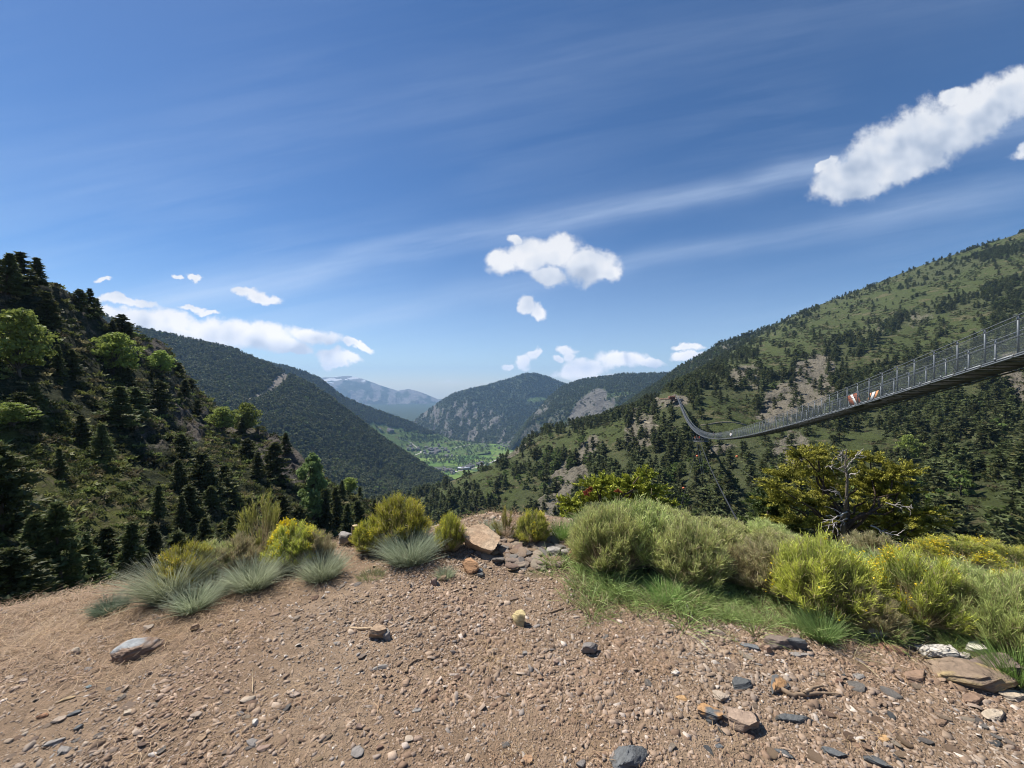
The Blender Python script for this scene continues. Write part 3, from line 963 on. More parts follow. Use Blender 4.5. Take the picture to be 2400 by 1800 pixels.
# ------------------------------------------------------------------ trees
def conifer(h, r, whorls, per, clumps, seed, col=(0.098, 0.116, 0.042), base=0.08, irregular=0.25, size=0.16, squat=0.8):
    """crown arrays and trunk arrays of a mountain pine"""
    g = np.random.default_rng(seed)
    br = []
    for w in range(whorls):
        f = base + (0.985 - base) * (w + g.random() * 0.6) / whorls
        L0 = r * (1 - f) ** squat * (0.55 + 0.45 * min(1, (f - base) * 5 + 0.35))
        for k in range(per):
            L = L0 * (1 + irregular * g.normal()) + 0.03 * r
            an = g.random() * 6.283
            br.append((f * h, an, max(L, 0.05 * r), f))
    br = np.array(br)
    n = len(br)
    t = g.random((n, clumps)) ** 0.6
    L = br[:, 2:3] * t
    an = br[:, 1:2] + g.normal(size=t.shape) * 0.16
    z = br[:, 0:1] + L * (0.10 + 0.25 * br[:, 3:4]) - 0.22 * L * t + g.normal(size=t.shape) * 0.03 * h / whorls * 4
    C = np.stack([L * np.cos(an), L * np.sin(an), z], -1).reshape(-1, 3)
    m = len(C)
    sz = size * r * (0.6 + 0.8 * g.random((m, 1)))
    out = C * [1, 1, 0]; out /= np.linalg.norm(out, axis=1, keepdims=True) + 1e-6
    d1 = out * (0.6 + 0.5 * g.random((m, 1))) + g.normal(size=(m, 3)) * 0.45 + [0, 0, 0.15]
    d2 = g.normal(size=(m, 3)) * [1, 1, 0.55]
    d2 -= d1 * np.sum(d1 * d2, 1, keepdims=True) / np.sum(d1 * d1, 1, keepdims=True)
    d2 /= np.linalg.norm(d2, axis=1, keepdims=True) + 1e-6
    V = np.stack([C + d1 * sz, C - d1 * 0.3 * sz + d2 * sz * 0.62, C - d1 * 0.5 * sz - d2 * sz * 0.55], 1).reshape(-1, 3)
    Fc = np.arange(m * 3).reshape(-1, 3)
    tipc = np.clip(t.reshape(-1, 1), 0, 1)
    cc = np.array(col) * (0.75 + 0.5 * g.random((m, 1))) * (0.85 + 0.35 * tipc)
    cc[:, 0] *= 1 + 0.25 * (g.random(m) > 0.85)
    Cc = np.repeat(cc, 3, axis=0)
    ks = np.linspace(0, 0.96, 7)
    P = np.stack([0.015 * h * np.sin(ks * 5 + seed), 0.012 * h * np.cos(ks * 4), ks * h], -1)[None]
    R = (h * 0.020 * (1 - ks) + 0.004 * h)[None]
    tv, tf = tubes(P, R, 6)
    return (V, Fc, Cc), (tv, tf, np.tile([0.085, 0.065, 0.05], (len(tv), 1)))


def leafy(h, r, lumps, per, seed, col=(0.29, 0.35, 0.085), size=0.09, tall=1.0, base=0.22):
    g = np.random.default_rng(seed)
    Cs, lim = [], []
    for i in range(lumps):
        f = (i + 0.5) / lumps
        zz = base + (0.94 - base) * f
        prof = math.sin(math.pi * min(1, 0.18 + 0.80 * f)) ** 0.7
        an = i * 2.4 + g.random()
        d = r * prof * (0.25 + 0.75 * g.random())
        c = np.array([d * math.cos(an), d * math.sin(an), zz * h])
        rr = r * (0.20 + 0.26 * g.random()) * (0.6 + 0.4 * prof)
        q = g.normal(size=(per, 3)); q /= np.linalg.norm(q, axis=1, keepdims=True)
        q *= (g.random((per, 1)) ** 0.45)
        Cs.append(c + q * [rr * 1.15, rr * 1.15, rr * 0.5 * tall]); lim.append(c)
    C = np.concatenate(Cs); m = len(C)
    sz = size * r * (0.5 + 0.9 * g.random((m, 1)))
    d1 = g.normal(size=(m, 3)); d1 /= np.linalg.norm(d1, axis=1, keepdims=True)
    d2 = g.normal(size=(m, 3)); d2 -= d1 * np.sum(d1 * d2, 1, keepdims=True); d2 /= np.linalg.norm(d2, axis=1, keepdims=True)
    V = np.stack([C + d1 * sz, C + d2 * sz * 0.8, C - d1 * sz, C - d2 * sz * 0.8], 1).reshape(-1, 3)
    Fc = np.arange(m * 4).reshape(-1, 4)
    cc = np.array(col) * (0.7 + 0.6 * g.random((m, 1)))
    Cc = np.repeat(cc, 4, axis=0)
    ks = np.linspace(0, 0.8, 6)
    P = [np.stack([0.02 * h * np.sin(ks * 4 + seed), 0.02 * h * np.cos(ks * 3), ks * h], -1)]
    R = [h * 0.022 * (1 - ks) + 0.004 * h]
    for c in lim:
        z0 = max(0.12 * h, c[2] - 0.35 * h)
        st = np.array([0, 0, z0])
        P.append(st + (c - st) * np.linspace(0, 1, 6)[:, None]); R.append(h * 0.009 * np.linspace(1, 0.3, 6))
    tv, tf = tubes(np.array(P), np.array(R), 5)
    return (V, Fc, Cc), (tv, tf, np.tile([0.12, 0.10, 0.08], (len(tv), 1)))


CON_HI = [conifer(1, 0.26, 26, 7, 22, 100 + i, base=0.05, size=0.135) for i in range(3)] + [conifer(1, 0.34, 20, 7, 26, 110 + i, base=0.04, irregular=0.4, size=0.135, squat=0.6) for i in range(2)]
CON_MID = [conifer(1, 0.27, 14, 6, 7, 120 + i, base=0.04, size=0.21) for i in range(3)] + [conifer(1, 0.36, 11, 6, 8, 130 + i, base=0.03, irregular=0.4, size=0.20, squat=0.6) for i in range(2)]
CON_LOW = [conifer(1, 0.27, 8, 4, 3, 140 + i, base=0.04, size=0.42) for i in range(3)] + [conifer(1, 0.36, 6, 5, 3, 150 + i, base=0.03, irregular=0.4, size=0.42, squat=0.55) for i in range(2)]
LEAF_HI = [leafy(1, 0.40, 40, 95, 160 + i, size=0.065) for i in range(2)] + [leafy(1, 0.20, 30, 170, 170, size=0.11, tall=1.5, base=0.1, col=(0.26, 0.36, 0.13))]
LEAF_MID = [leafy(1, 0.40, 9, 45, 180 + i, col=(0.13, 0.175, 0.045), size=0.16) for i in range(3)]
LEAF_LOW = [leafy(1, 0.42, 6, 16, 190 + i, col=(0.12, 0.17, 0.045), size=0.26) for i in range(2)]


def crown_mesh(nm, a):
    return mesh_from(nm, a[0][0], a[0][1], M_LEAF, a[0][2])


def trunk_mesh(nm, a):
    return mesh_from(nm, a[1][0], a[1][1], M_BARK, a[1][2], smooth=True)


def whole_mesh(nm, a):
    V, Fl, C = merge([a[0], a[1]])
    me = mesh_from(nm, V, Fl, [M_LEAF, M_BARK], C)
    return me


TREE = {}
for nm, L in (('con_hi', CON_HI), ('con_mid', CON_MID), ('leaf_hi', LEAF_HI), ('leaf_mid', LEAF_MID)):
    TREE[nm] = [(crown_mesh('crown', a), trunk_mesh('trunk', a)) for a in L]
LOWMESH = [whole_mesh('low_tree', a) for a in CON_LOW + LEAF_LOW]
MIDMESH = [whole_mesh('mid_tree', a) for a in CON_MID + LEAF_MID]


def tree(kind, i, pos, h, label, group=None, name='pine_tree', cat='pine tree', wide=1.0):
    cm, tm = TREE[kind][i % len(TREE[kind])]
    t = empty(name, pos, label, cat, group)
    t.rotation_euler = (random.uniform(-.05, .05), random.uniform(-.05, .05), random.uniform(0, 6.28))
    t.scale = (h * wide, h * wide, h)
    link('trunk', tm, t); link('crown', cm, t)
    return t


USED = set()


def beside(prefix, px, py, marks, limit=16):
    """a label naming the nearest landmark and the side it lies on, unique while one can be found"""
    order = sorted(marks, key=lambda m: (m[0] - px) ** 2 + ((m[1] - py) * 1.3) ** 2)
    for m in order[:10]:
        dx, dy = px - m[0], py - m[1]
        d = math.hypot(dx, dy)
        hz = 'right' if dx > 0 else 'left'; vt = 'below' if dy > 0 else 'above'
        if abs(dx) > 2.2 * abs(dy):
            side = hz + ' of'
        elif abs(dy) > 2.2 * abs(dx):
            side = vt
        else:
            side = vt + ' and ' + hz + ' of'
        far = 'close' if d < 45 else ('a little' if d < 110 else 'well')
        for lb in ('%s %s %s %s' % (prefix, far, side, m[2]),):
            if lb not in USED and len(lb.split()) <= limit:
                USED.add(lb)
                return lb
    return None


G_MARKS = [(2000, 940, 'the rust red board'), (2044, 925, 'the orange white board'), (2100, 915, 'the near bridge deck'), (2250, 880, 'the bridge at right'), (2360, 850, 'the bridge end at right'), (2132, 1060, 'the lone yellow green tree'),
           (2000, 1130, 'the golden juniper'), (2120, 1180, 'the juniper right branch'), (2330, 1035, 'the pale wood track'), (2380, 1250, 'the right edge brooms'), (2160, 1260, 'the flowering broom'), (1980, 1020, 'the lower meadow'),
           (1740, 985, 'the meadow behind the bridge'), (1640, 1030, 'the hanging platform'), (1604, 1144, 'the lowest orange ball'), (1727, 1070, 'the right orange ball'), (1690, 1060, 'the pale scree patch'), (1740, 1230, 'the black pipe foot'),
           (1860, 1060, 'the grey rock rib'), (1800, 1180, 'the young pine'), (1430, 1140, 'the dwarf pine'), (1320, 1130, 'the bare rock face'), (1240, 1170, 'the small flowering broom'), (1100, 1105, 'the valley road houses'),
           (1060, 1190, 'the narrow olive broom'), (1585, 930, 'the far bridge anchorage'), (2400, 1120, 'the right photo edge'), (2250, 1160, 'the dark wood centre'), (1930, 900, 'the upper rock rib'), (1500, 1050, 'the forested spur'), (1650, 1200, 'the big round brooms'), (1160, 1130, 'the spur meadow')]

# --- the left crag: each tree one can tell apart
a_trees = [  # foot px, foot py, height px, width factor, label
    (18, 690, 118, 1.2, 'tallest dark pine at the left edge of the photo on the skyline of the crag'),
    (52, 690, 122, 1.15, 'broad dark pine on the skyline second from the left edge'),
    (85, 668, 80, 1.2, 'dark pine leaning over the top of the left crag'),
    (112, 768, 104, 0.9, 'narrow dark pine on the crag just below the skyline rocks'),
    (186, 722, 58, 1.0, 'left one of the three small pines standing on the crag skyline'),
    (208, 732, 68, 1.1, 'middle one of the three small pines standing on the crag skyline'),
    (226, 744, 55, 1.2, 'right one of the three small pines standing on the crag skyline'),
    (136, 880, 92, 0.8, 'thin dark pine right of the big pale green tree on the left crag'),
    (172, 880, 78, 0.9, 'small dark pine between the two pale green trees on the left crag'),
    (284, 786, 62, 1.2, 'dark pine with a pointed top on the crag skyline behind the pale green tree'),
    (262, 790, 48, 1.3, 'low dark pine left of the pointed pine on the crag skyline'),
    (300, 792, 46, 1.2, 'short dark pine right of the pointed pine on the crag skyline'),
    (278, 1000, 118, 1.5, 'broad bushy dark pine in the middle of the left crag'),
    (315, 985, 96, 1.2, 'dark pine touching the broad bushy pine on the left crag'),
    (374, 962, 86, 1.1, 'olive green pine below the rocky skyline of the left crag'),
    (238, 1085, 112, 0.95, 'solitary dark pine above the grassy patch of the left slope'),
    (142, 1120, 84, 0.9, 'dark pine standing alone in the grassy patch of the left slope'),
    (414, 1150, 88, 1.1, 'dark pine left of the taller olive pine on the lower crag'),
    (468, 1160, 118, 1.1, 'tall olive green pine below the grey rocks of the left crag'),
    (526, 1155, 82, 1.1, 'small olive pine right of the taller olive pine on the lower crag'),
    (425, 1245, 104, 0.8, 'slim dark pine below the two olive pines of the left slope'),
    (372, 1215, 96, 0.9, 'slim dark pine at the lower left of the two olive pines'),
    (605, 1120, 74, 1.1, 'dark pine below the rounded pale green tree on the crag shoulder'),
    (643, 1125, 108, 1.0, 'dark pine on the crag end in front of the forested mountain'),
    (578, 1075, 60, 1.2, 'little dark pine under the rounded pale green tree'),
    (668, 1065, 62, 1.1, 'little dark pine at the right hand top of the crag end'),
    (140, 1420, 300, 0.85, 'very tall dark spruce at the lower left foot of the crag'),
    (62, 1400, 240, 0.9, 'tall dark spruce left of the very tall one at the lower left'),
    (8, 1260, 270, 0.9, 'tall black spruce cut by the left edge of the photo'),
    (20, 1420, 170, 1.3, 'bushy dark spruce in the lower left corner behind the terrace'),
    (200, 1400, 190, 1.0, 'dark spruce right of the very tall one at the lower left'),
    (300, 1370, 180, 0.95, 'dark spruce behind the blue green grass tuft at the left'),
    (352, 1350, 150, 1.0, 'dark spruce right behind the grass tufts of the left rim'),
    (420, 1350, 130, 1.0, 'dark spruce behind the small yellow green broom at the left'),
    (250, 1330, 120, 1.0, 'half hidden dark spruce left of the spruce behind the grass tuft'),
    (480, 1320, 130, 1.0, 'dark spruce left of the sparse broom with the bare stem'),
    (540, 1300, 110, 1.0, 'dark spruce seen behind the sparse broom with the bare stem'),
    (585, 1230, 90, 1.1, 'dark spruce above the sparse broom with the bare stem'),
    (660, 1240, 110, 1.0, 'dark spruce behind the broom with bright yellow flowers'),
    (700, 1270, 120, 1.0, 'dark spruce right of the broom with bright yellow flowers'),
    (765, 1240, 130, 0.9, 'dark spruce right of the tall pale green poplar'),
    (790, 1225, 150, 0.8, 'slender dark spruce left of the stump in the middle distance'),
    (815, 1250, 130, 0.9, 'dark spruce directly behind the weathered stump'),
    (842, 1240, 120, 0.9, 'dark spruce between the stump and the yellow topped broom'),
    (760, 1190, 90, 1.0, 'dark spruce behind the tall pale green poplar'),
    (800, 1170, 62, 1.0, 'small dark spruce above the slender one in the middle distance'),
    (845, 1180, 70, 0.9, 'small dark spruce above the yellow topped broom'),
    (875, 1225, 96, 0.9, 'dark spruce hidden behind the yellow topped broom')]
nA = 0
for k, (px, py, hp, wd, lab) in enumerate(a_trees):
    p = hillA.at(px, py)
    h = hp * p[1] / F * (0.58 if py > 1170 and px > 750 else 0.74 if py > 1140 and px > 560 else 0.84)
    tree('con_hi', k, (p[0], p[1], p[2] - 0.03 * h), h, lab, wide=wd, name='spruce_tree' if 'spruce' in lab else 'pine_tree', cat='spruce' if 'spruce' in lab else 'pine tree')
    nA += 1
for px, py, hp, wd, kd, lab in [
        (42, 880, 165, 0.85, 0, 'large pale green leafy tree against the dark left crag'),
        (276, 885, 112, 1.05, 1, 'pale yellow green leafy tree in the middle of the left crag'),
        (378, 880, 62, 1.0, 0, 'small pale green leafy tree right of the middle one on the crag'),
        (522, 1012, 62, 1.2, 1, 'left half of the rounded pale green pair of trees on the crag shoulder'),
        (575, 1016, 76, 1.0, 0, 'right half of the rounded pale green pair of trees on the crag shoulder'),
        (30, 1000, 60, 1.6, 1, 'yellow green bushy tree at the left edge above the grassy slope'),
        (736, 1225, 175, 0.85, 2, 'tall narrow pale green poplar at the foot of the crag'),
        (842, 1120, 40, 1.2, 1, 'small pale green leafy tree on the ridge left of the valley')]:
    p = hillA.at(px, py)
    h = hp * p[1] / F
    tree('leaf_hi', kd, (p[0], p[1], p[2] - 0.03 * h), h, lab, wide=wd, name='leafy_tree', cat='tree')

# more pines of the crag that nothing tells apart
P = hillA.scatter(0.009, lambda px, py, r, g: (py > 860) * (0.2 + sstep(-0.2, 0.4, fbm(px / 60, py / 60, 3, 301))) * (px < 620), 400)
sx, sy = pxpy(P)
ordr = RNG.permutation(len(P))[:24]
A_MARKS = [(45, 820, 'the large pale green tree'), (276, 830, 'the middle pale green tree'), (378, 850, 'the small pale green tree'), (548, 980, 'the rounded pale green pair'), (736, 1140, 'the pale poplar'), (142, 1250, 'the very tall spruce'),
           (62, 1280, 'the second tall spruce'), (238, 1030, 'the solitary dark pine'), (278, 940, 'the broad bushy pine'), (468, 1100, 'the tall olive pine'), (425, 1190, 'the slim dark pine'), (612, 1180, 'the sparse broom'), (680, 1220, 'the yellow flowering broom'),
           (440, 1270, 'the yellowish small broom'), (830, 1230, 'the stump'), (300, 1290, 'the spruce behind the grass tuft'), (142, 1080, 'the lone pine on the grassy patch'), (640, 1070, 'the pine on the crag end')]
for j in ordr:
    h = RNG.uniform(2.2, 5.5)
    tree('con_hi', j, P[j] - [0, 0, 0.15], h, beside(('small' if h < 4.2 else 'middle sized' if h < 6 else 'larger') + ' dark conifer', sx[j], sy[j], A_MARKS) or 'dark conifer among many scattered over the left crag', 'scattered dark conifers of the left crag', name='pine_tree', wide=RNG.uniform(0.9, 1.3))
rest = np.setdiff1d(np.arange(len(P)), ordr)

# shrubs and grass clumps of the crag
def clump(seed, n, col, dome=0.55, size=0.20):
    g = np.random.default_rng(seed)
    q = g.normal(size=(n, 3)); q[:, 2] = np.abs(q[:, 2]); q /= np.linalg.norm(q, axis=1, keepdims=True)
    C = q * [1, 1, dome] * (g.random((n, 1)) ** 0.3)
    C = C * (1 + 0.25 * np.sin(C[:, :1] * 5 + seed))
    d1 = q + g.normal(size=(n, 3)) * 0.5; d2 = np.cross(d1, g.normal(size=(n, 3)))
    d2 /= np.linalg.norm(d2, axis=1, keepdims=True) + 1e-6
    s = size * (0.5 + g.random((n, 1)))
    V = np.stack([C + d1 * s, C + d2 * s * 0.6, C - d2 * s * 0.6], 1).reshape(-1, 3)
    cc = np.repeat(np.array(col) * (0.65 + 0.7 * g.random((n, 1))), 3, axis=0)
    return V, np.arange(3 * n).reshape(-1, 3), cc


SHRUB = [mesh_from('shrub_kind', *clump(s, 130, c)[:2], M_LEAF, clump(s, 130, c)[2]) for s, c in
         ((1, (0.045, 0.06, 0.02)), (2, (0.07, 0.08, 0.025)), (3, (0.10, 0.12, 0.035)), (4, (0.12, 0.10, 0.05)))]
TUFT_FAR = [mesh_from('tuft_kind', *clump(s, 60, c, 0.4, 0.35)[:2], M_LEAF, clump(s, 60, c, 0.4, 0.35)[2]) for s, c in
            ((5, (0.15, 0.18, 0.05)), (6, (0.19, 0.20, 0.06)), (7, (0.24, 0.21, 0.11)))]


def rot_z(n, tilt=0.08):
    return np.stack([RNG.normal(size=n) * tilt, RNG.normal(size=n) * tilt, RNG.random(n) * 6.283], 1)


P = hillA.scatter(0.9, lambda px, py, r, g: 0.25 + 1.0 * g - 0.5 * r, 22000, (-100, 1000))
scatter_object('slope_shrubs', P, rot_z(len(P)), RNG.uniform(0.25, 0.8, len(P)) * (0.6 + P[:, 1] / 100), TUFT_FAR + SHRUB, label='low green and straw coloured scrub over the left crag')

# --- forests: right hand slopes
def dens_g(px, py, r, g):
    n = fbm(px / 60, py / 35, 4, 311)
    n2 = fbm(px / 22, py / 12, 3, 313)
    op = np.maximum.reduce([sstep(0.55, 0.9, g), ell(px, py, 1930, 745, 340, 85, -24, .35) * (0.84 + 0.3 * n2), ell(px, py, 2180, 790, 190, 62, -15, .3) * 0.9,
                            ell(px, py, 1330, 1045, 210, 45, -16) * 0.72, ell(px, py, 1180, 1130, 90, 70) * 0.55, ell(px, py, 1850, 850, 60, 30) * 0.5, ell(px, py, 2330, 1180, 90, 110) * 0.55,
                            ell(px, py, 1640, 975, 90, 25) * 0.8, ell(px, py, 1960, 1058, 175, 42, 4), ell(px, py, 1750, 1012, 130, 45), ell(px, py, 1690, 1095, 110, 55) * 0.7, ell(px, py, 1620, 1180, 90, 40) * 0.45, ell(px, py, 1572, 945, 55, 26)])
    op = np.clip(op - 0.9 * np.maximum(n, 0) * (op < 0.9), 0, 1)
    return np.clip((1 - op) * (1.0 + 0.5 * n) * sstep(0.8, 0.4, r) * (0.22 + 1.35 * sstep(-0.12, 0.16, fbm(px / 38, py / 17, 4, 317))) + 0.035, 0.0, 1.9)


P = hillG.scatter(0.030, dens_g, 30000)
sx, sy = pxpy(P)
ok = (P[:, 1] > 60)
P = P[ok]; sx = sx[ok]; sy = sy[ok]
D = P[:, 1]
H = RNG.uniform(5.5, 12.5, len(P)) * np.where(sy < 760, 0.8, 1.0)
vis = (sx > -20) & (sx < 2420) & (sy > 600)
# drop what the brooms and the terrace rim hide
rim = np.interp(sx, [800, 1000, 1300, 1350, 1500, 1700, 1900, 2100, 2400], [1260, 1270, 1250, 1190, 1170, 1230, 1260, 1300, 1340])
showing = vis & (sy - H / D * F * 0.6 < rim)
key = np.where(showing, H / D, -1)
order = np.argsort(-key)
IND = order[:180]
zone = [('dark pine in the dense wood below the bridge at the right', 'pines of the dense wood below the bridge', lambda x, y: x >= 1950),
        ('dark pine on the wooded slope behind the broom bushes', 'pines of the wooded slope behind the brooms', lambda x, y: 1400 <= x < 1950),
        ('dark pine on the lower spur in the middle distance', 'pines of the lower spur in the middle distance', lambda x, y: x < 1400)]
for j in IND:
    for lab, gr, fn in zone:
        if fn(sx[j], sy[j]):
            big = 'tall' if H[j] > 10.3 else ('small' if H[j] < 7.5 else 'middle sized')
            if j % 9 == 0:
                tree('leaf_mid', j, P[j] - [0, 0, .2], H[j] * 0.75, beside(big + ' light green leafy tree', sx[j], sy[j], G_MARKS) or 'light green leafy tree among the dark pines of the right hand slopes', 'light green trees among the pines', name='leafy_tree', cat='tree')
            else:
                tree('con_mid', j, P[j] - [0, 0, .2], H[j], beside(big + (' bushy' if j % 5 > 2 else ' conical') + ' dark pine', sx[j], sy[j], G_MARKS) or lab, gr, wide=RNG.uniform(0.9, 1.35))
            break
p = hillG.at(2132, 1085)
tree('leaf_hi', 1, p, 68 * p[1] / F, 'yellow green leafy tree alone among dark pines at the right', name='leafy_tree', cat='tree', wide=0.8)
REST = order[180:]
nk = len(CON_MID)
near = D[REST] < 330
def pick_kind(n, nc, nl, frac):
    i = RNG.integers(0, nc, n)
    l = RNG.random(n) < frac
    i[l] = nc + RNG.integers(0, nl, l.sum())
    return i
# leafy trees gather low in the gully
def leaf_choice(x, y):
    q = 0.07 + 0.45 * ell(x, y, 1330, 1090, 90, 60) + 0.35 * ell(x, y, 1650, 1150, 120, 60) + 0.3 * ell(x, y, 1250, 1150, 80, 50)
    return RNG.random(len(x)) < q
i1 = RNG.integers(0, nk, len(REST)); lf = leaf_choice(sx[REST], sy[REST]); i1[lf] = nk + RNG.integers(0, 3, lf.sum())
hs = H[REST][:, None] * np.stack([RNG.uniform(0.9, 1.4, len(REST)), RNG.uniform(0.9, 1.4, len(REST)), np.ones(len(REST))], 1)
hs[:, 1] = hs[:, 0]
hs[lf] *= 0.75
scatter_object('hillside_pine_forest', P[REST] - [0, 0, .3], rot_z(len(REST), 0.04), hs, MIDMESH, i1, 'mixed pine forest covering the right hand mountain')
P = hillG.scatter(0.05, lambda px, py, r, g: (0.15 + 0.9 * g) * sstep(-0.15, 0.35, fbm(px / 26, py / 10, 4, 331)) * 1.6, 36000)
scatter_object('hillside_shrubs', P, rot_z(len(P)), RNG.uniform(0.5, 2.0, len(P)), SHRUB, label='low juniper and broom scrub dotting the right hand mountain')

# --- far forests, each one mass
def far_forest(name, hill, dens, fn, hr, maxn, label, leaf=0.05, nudge=0.3, wide=(0.9, 1.4)):
    P = hill.scatter(dens, fn, maxn)
    n = len(P)
    h = RNG.uniform(hr[0], hr[1], n)
    w = RNG.uniform(wide[0], wide[1], n)
    scatter_object(name, P - [0, 0, nudge], rot_z(n, 0.04), np.stack([h * w, h * w, h], 1), LOWMESH, pick_kind(n, 5, 2, leaf), label)


far_forest('ridge_forest', hillG2, 0.02, lambda px, py, r, g: sstep(0.8, 0.3, r) + 0.1, (7, 13), 9000, 'dark pine forest on the ridge behind the far bridge end')
far_forest('left_mountain_forest', hillB1, 0.016, lambda px, py, r, g: sstep(0.7, 0.25, r) * (py < 1300) + 0.02, (11, 19), 26000, 'dense dark forest covering the left mountain', leaf=0.02)
far_forest('behind_mountain_forest', hillB2, 0.008, lambda px, py, r, g: sstep(0.7, 0.3, r) * (1 - 0.97 * sstep(0.3, 0.7, g)) + 0.01, (10, 17), 14000, 'dense forest on the mountain behind the left one', leaf=0.02, wide=(1.3, 2.0))
far_forest('peak_forest', hillC, 0.006, lambda px, py, r, g: sstep(0.6, 0.2, r) * sstep(1.0, 0.4, g) + 0.05, (11, 18), 16000, 'forest on the peak beyond the valley', leaf=0.05, wide=(1.4, 2.3))
far_forest('cliff_ridge_forest', hillD, 0.006, lambda px, py, r, g: sstep(0.6, 0.2, r) * sstep(0.8, 0.3, g) + 0.03, (10, 16), 12000, 'forest on the ridge with the pale cliff', leaf=0.04, wide=(1.3, 2.0))

class Valley:
    """the fields: whichever of the valley floor and the foot of the hill shows at a pixel"""
    def at(self, px, py):
        best = None
        for h in (hillV, hillB2):
            p = h.at(px, py)
            x, y = 1200 + p[0] / p[1] * F, 900 - (p[2] - EYE) / p[1] * F
            if abs(x - px) < 6 and abs(y - py) < 4 and (best is None or p[1] < best[1]):
                best = p
        return best if best is not None else hillV.at(px, py)


fields = Valley()
# trees and hedges on the valley floor
P = hillV.scatter(0.0012, lambda px, py, r, g: sstep(0.05, 0.35, fbm(px / 30, py / 8, 4, 401)) * (px > 860) * (px < 1260) + ell(px, py, 1110, 1085, 50, 12) * 3 + ell(px, py, 1040, 1080, 40, 8) * 2.5 + ell(px, py, 985, 1030, 40, 6) * 2, 2600)
P2 = hillB2.scatter(0.0022, lambda px, py, r, g: sstep(0.5, 0.8, g) * (py > 990) * (sstep(0.08, 0.3, fbm(px / 22, py / 7, 4, 403)) * 0.9 + ell(px, py, 985, 1028, 46, 7) * 4 + ell(px, py, 1045, 1080, 50, 9) * 3 + ell(px, py, 1120, 1082, 46, 10) * 3), 2600)
P = np.concatenate([P, P2])
n = len(P); h = RNG.uniform(7, 14, n)
scatter_object('valley_trees', P, rot_z(n, 0.03), np.stack([h * 1.2, h * 1.2, h], 1), LOWMESH, pick_kind(n, 5, 2, 0.7), 'leafy trees and hedges along the valley meadows')

# ------------------------------------------------------------------ village houses
def house_mesh(seed):
    g = np.random.default_rng(seed)
    w, d, h = g.uniform(12, 22), g.uniform(10, 16), g.uniform(7, 13)
    parts = []
    V, Fq = box(0, 0, h / 2, w, d, h); parts.append((V, Fq, np.array(g.choice([0, 1, 2]) and [0.34, 0.30, 0.26] or [0.50, 0.46, 0.40])))
    rh = h * 0.35
    RV = np.array([[-w / 2 - 1, -d / 2 - 1, h], [w / 2 + 1, -d / 2 - 1, h], [w / 2 + 1, d / 2 + 1, h], [-w / 2 - 1, d / 2 + 1, h], [-w / 2 - 1, 0, h + rh], [w / 2 + 1, 0, h + rh]])
    parts.append((RV, np.array([[0, 1, 5, 4], [2, 3, 4, 5]]), np.array([0.10, 0.095, 0.10])))
    parts.append((RV, np.array([[0, 4, 3], [1, 2, 5]]), np.array([0.34, 0.30, 0.26])))
    for s in (-1, 1):
        for fl in range(2):
            for q in range(4):
                x = (q - 1.5) * w / 4.3
                V, Fq = box(x, s * (d / 2 + 0.05), 2.2 + fl * 3.2, 1.3, 0.2, 1.6); parts.append((V, Fq, np.array([0.05, 0.05, 0.06])))
    V, Fq = box(w * 0.25, d * 0.1, h + rh * 0.9, 1.1, 1.1, 2.2); parts.append((V, Fq, np.array([0.3, 0.27, 0.24])))
    V, Fl, C = merge(parts)
    return mesh_from('village_house', V, Fl, M_FAR, C)


HOUSES = [house_mesh(s) for s in range(6)]


def houses(cx, cy, rx, ry, an, n, label, group, hill=None):
    a = math.radians(an)
    for i in range(n):
        q = RNG.normal(size=2) * 0.5
        x = cx + (q[0] * rx * math.cos(a) - q[1] * ry * math.sin(a)); y = cy + (q[0] * rx * math.sin(a) + q[1] * ry * math.cos(a))
        p = (hill or fields).at(x, y)
        o = link('village_house', HOUSES[i % 6], None, (p[0] + RNG.uniform(-8, 8), p[1] + RNG.uniform(-15, 15), p[2] - 1), label=label, category='house', group=group)
        o.rotation_euler = (0, 0, a + RNG.choice([0, 0.3, 1.57]) + RNG.normal() * 0.1)


houses(1010, 1056, 44, 12, 8, 40, 'slate roofed stone house in the dense village on the valley meadows', 'houses of the village on the meadows')
houses(1105, 1094, 46, 6, -14, 22, 'slate roofed house in the row along the valley road', 'houses along the valley road')
houses(1040, 1104, 22, 5, 5, 12, 'pale house at the valley bottom in front of the forested mountain', 'houses at the valley bottom')
houses(1185, 1045, 24, 7, 0, 12, 'small house at the far end of the valley under the cliffs', 'houses at the far end of the valley')
houses(908, 1010, 14, 5, 10, 8, 'small house on the slope left of the valley meadows', 'houses on the slope left of the meadows', hillB2)
# the long pale roofed hall beside the road
p = fields.at(1086, 1101)
hp_, rp_ = [], []
V1, F1 = box(0, 0, 5, 62, 24, 10); V2, F2 = box(0, 0, 10.6, 66, 28, 1.2)
hall = empty('long_hall', tuple(p), 'long low hall with a pale flat roof beside the valley road', 'building')
hall.rotation_euler = (0, 0, 0.1)
link('wall', mesh_from('wall', V1, F1, M_FAR, np.tile([0.42, 0.40, 0.37], (8, 1))), hall)
link('roof', mesh_from('roof', V2, F2, M_FAR, np.tile([0.40, 0.42, 0.46], (8, 1))), hall)


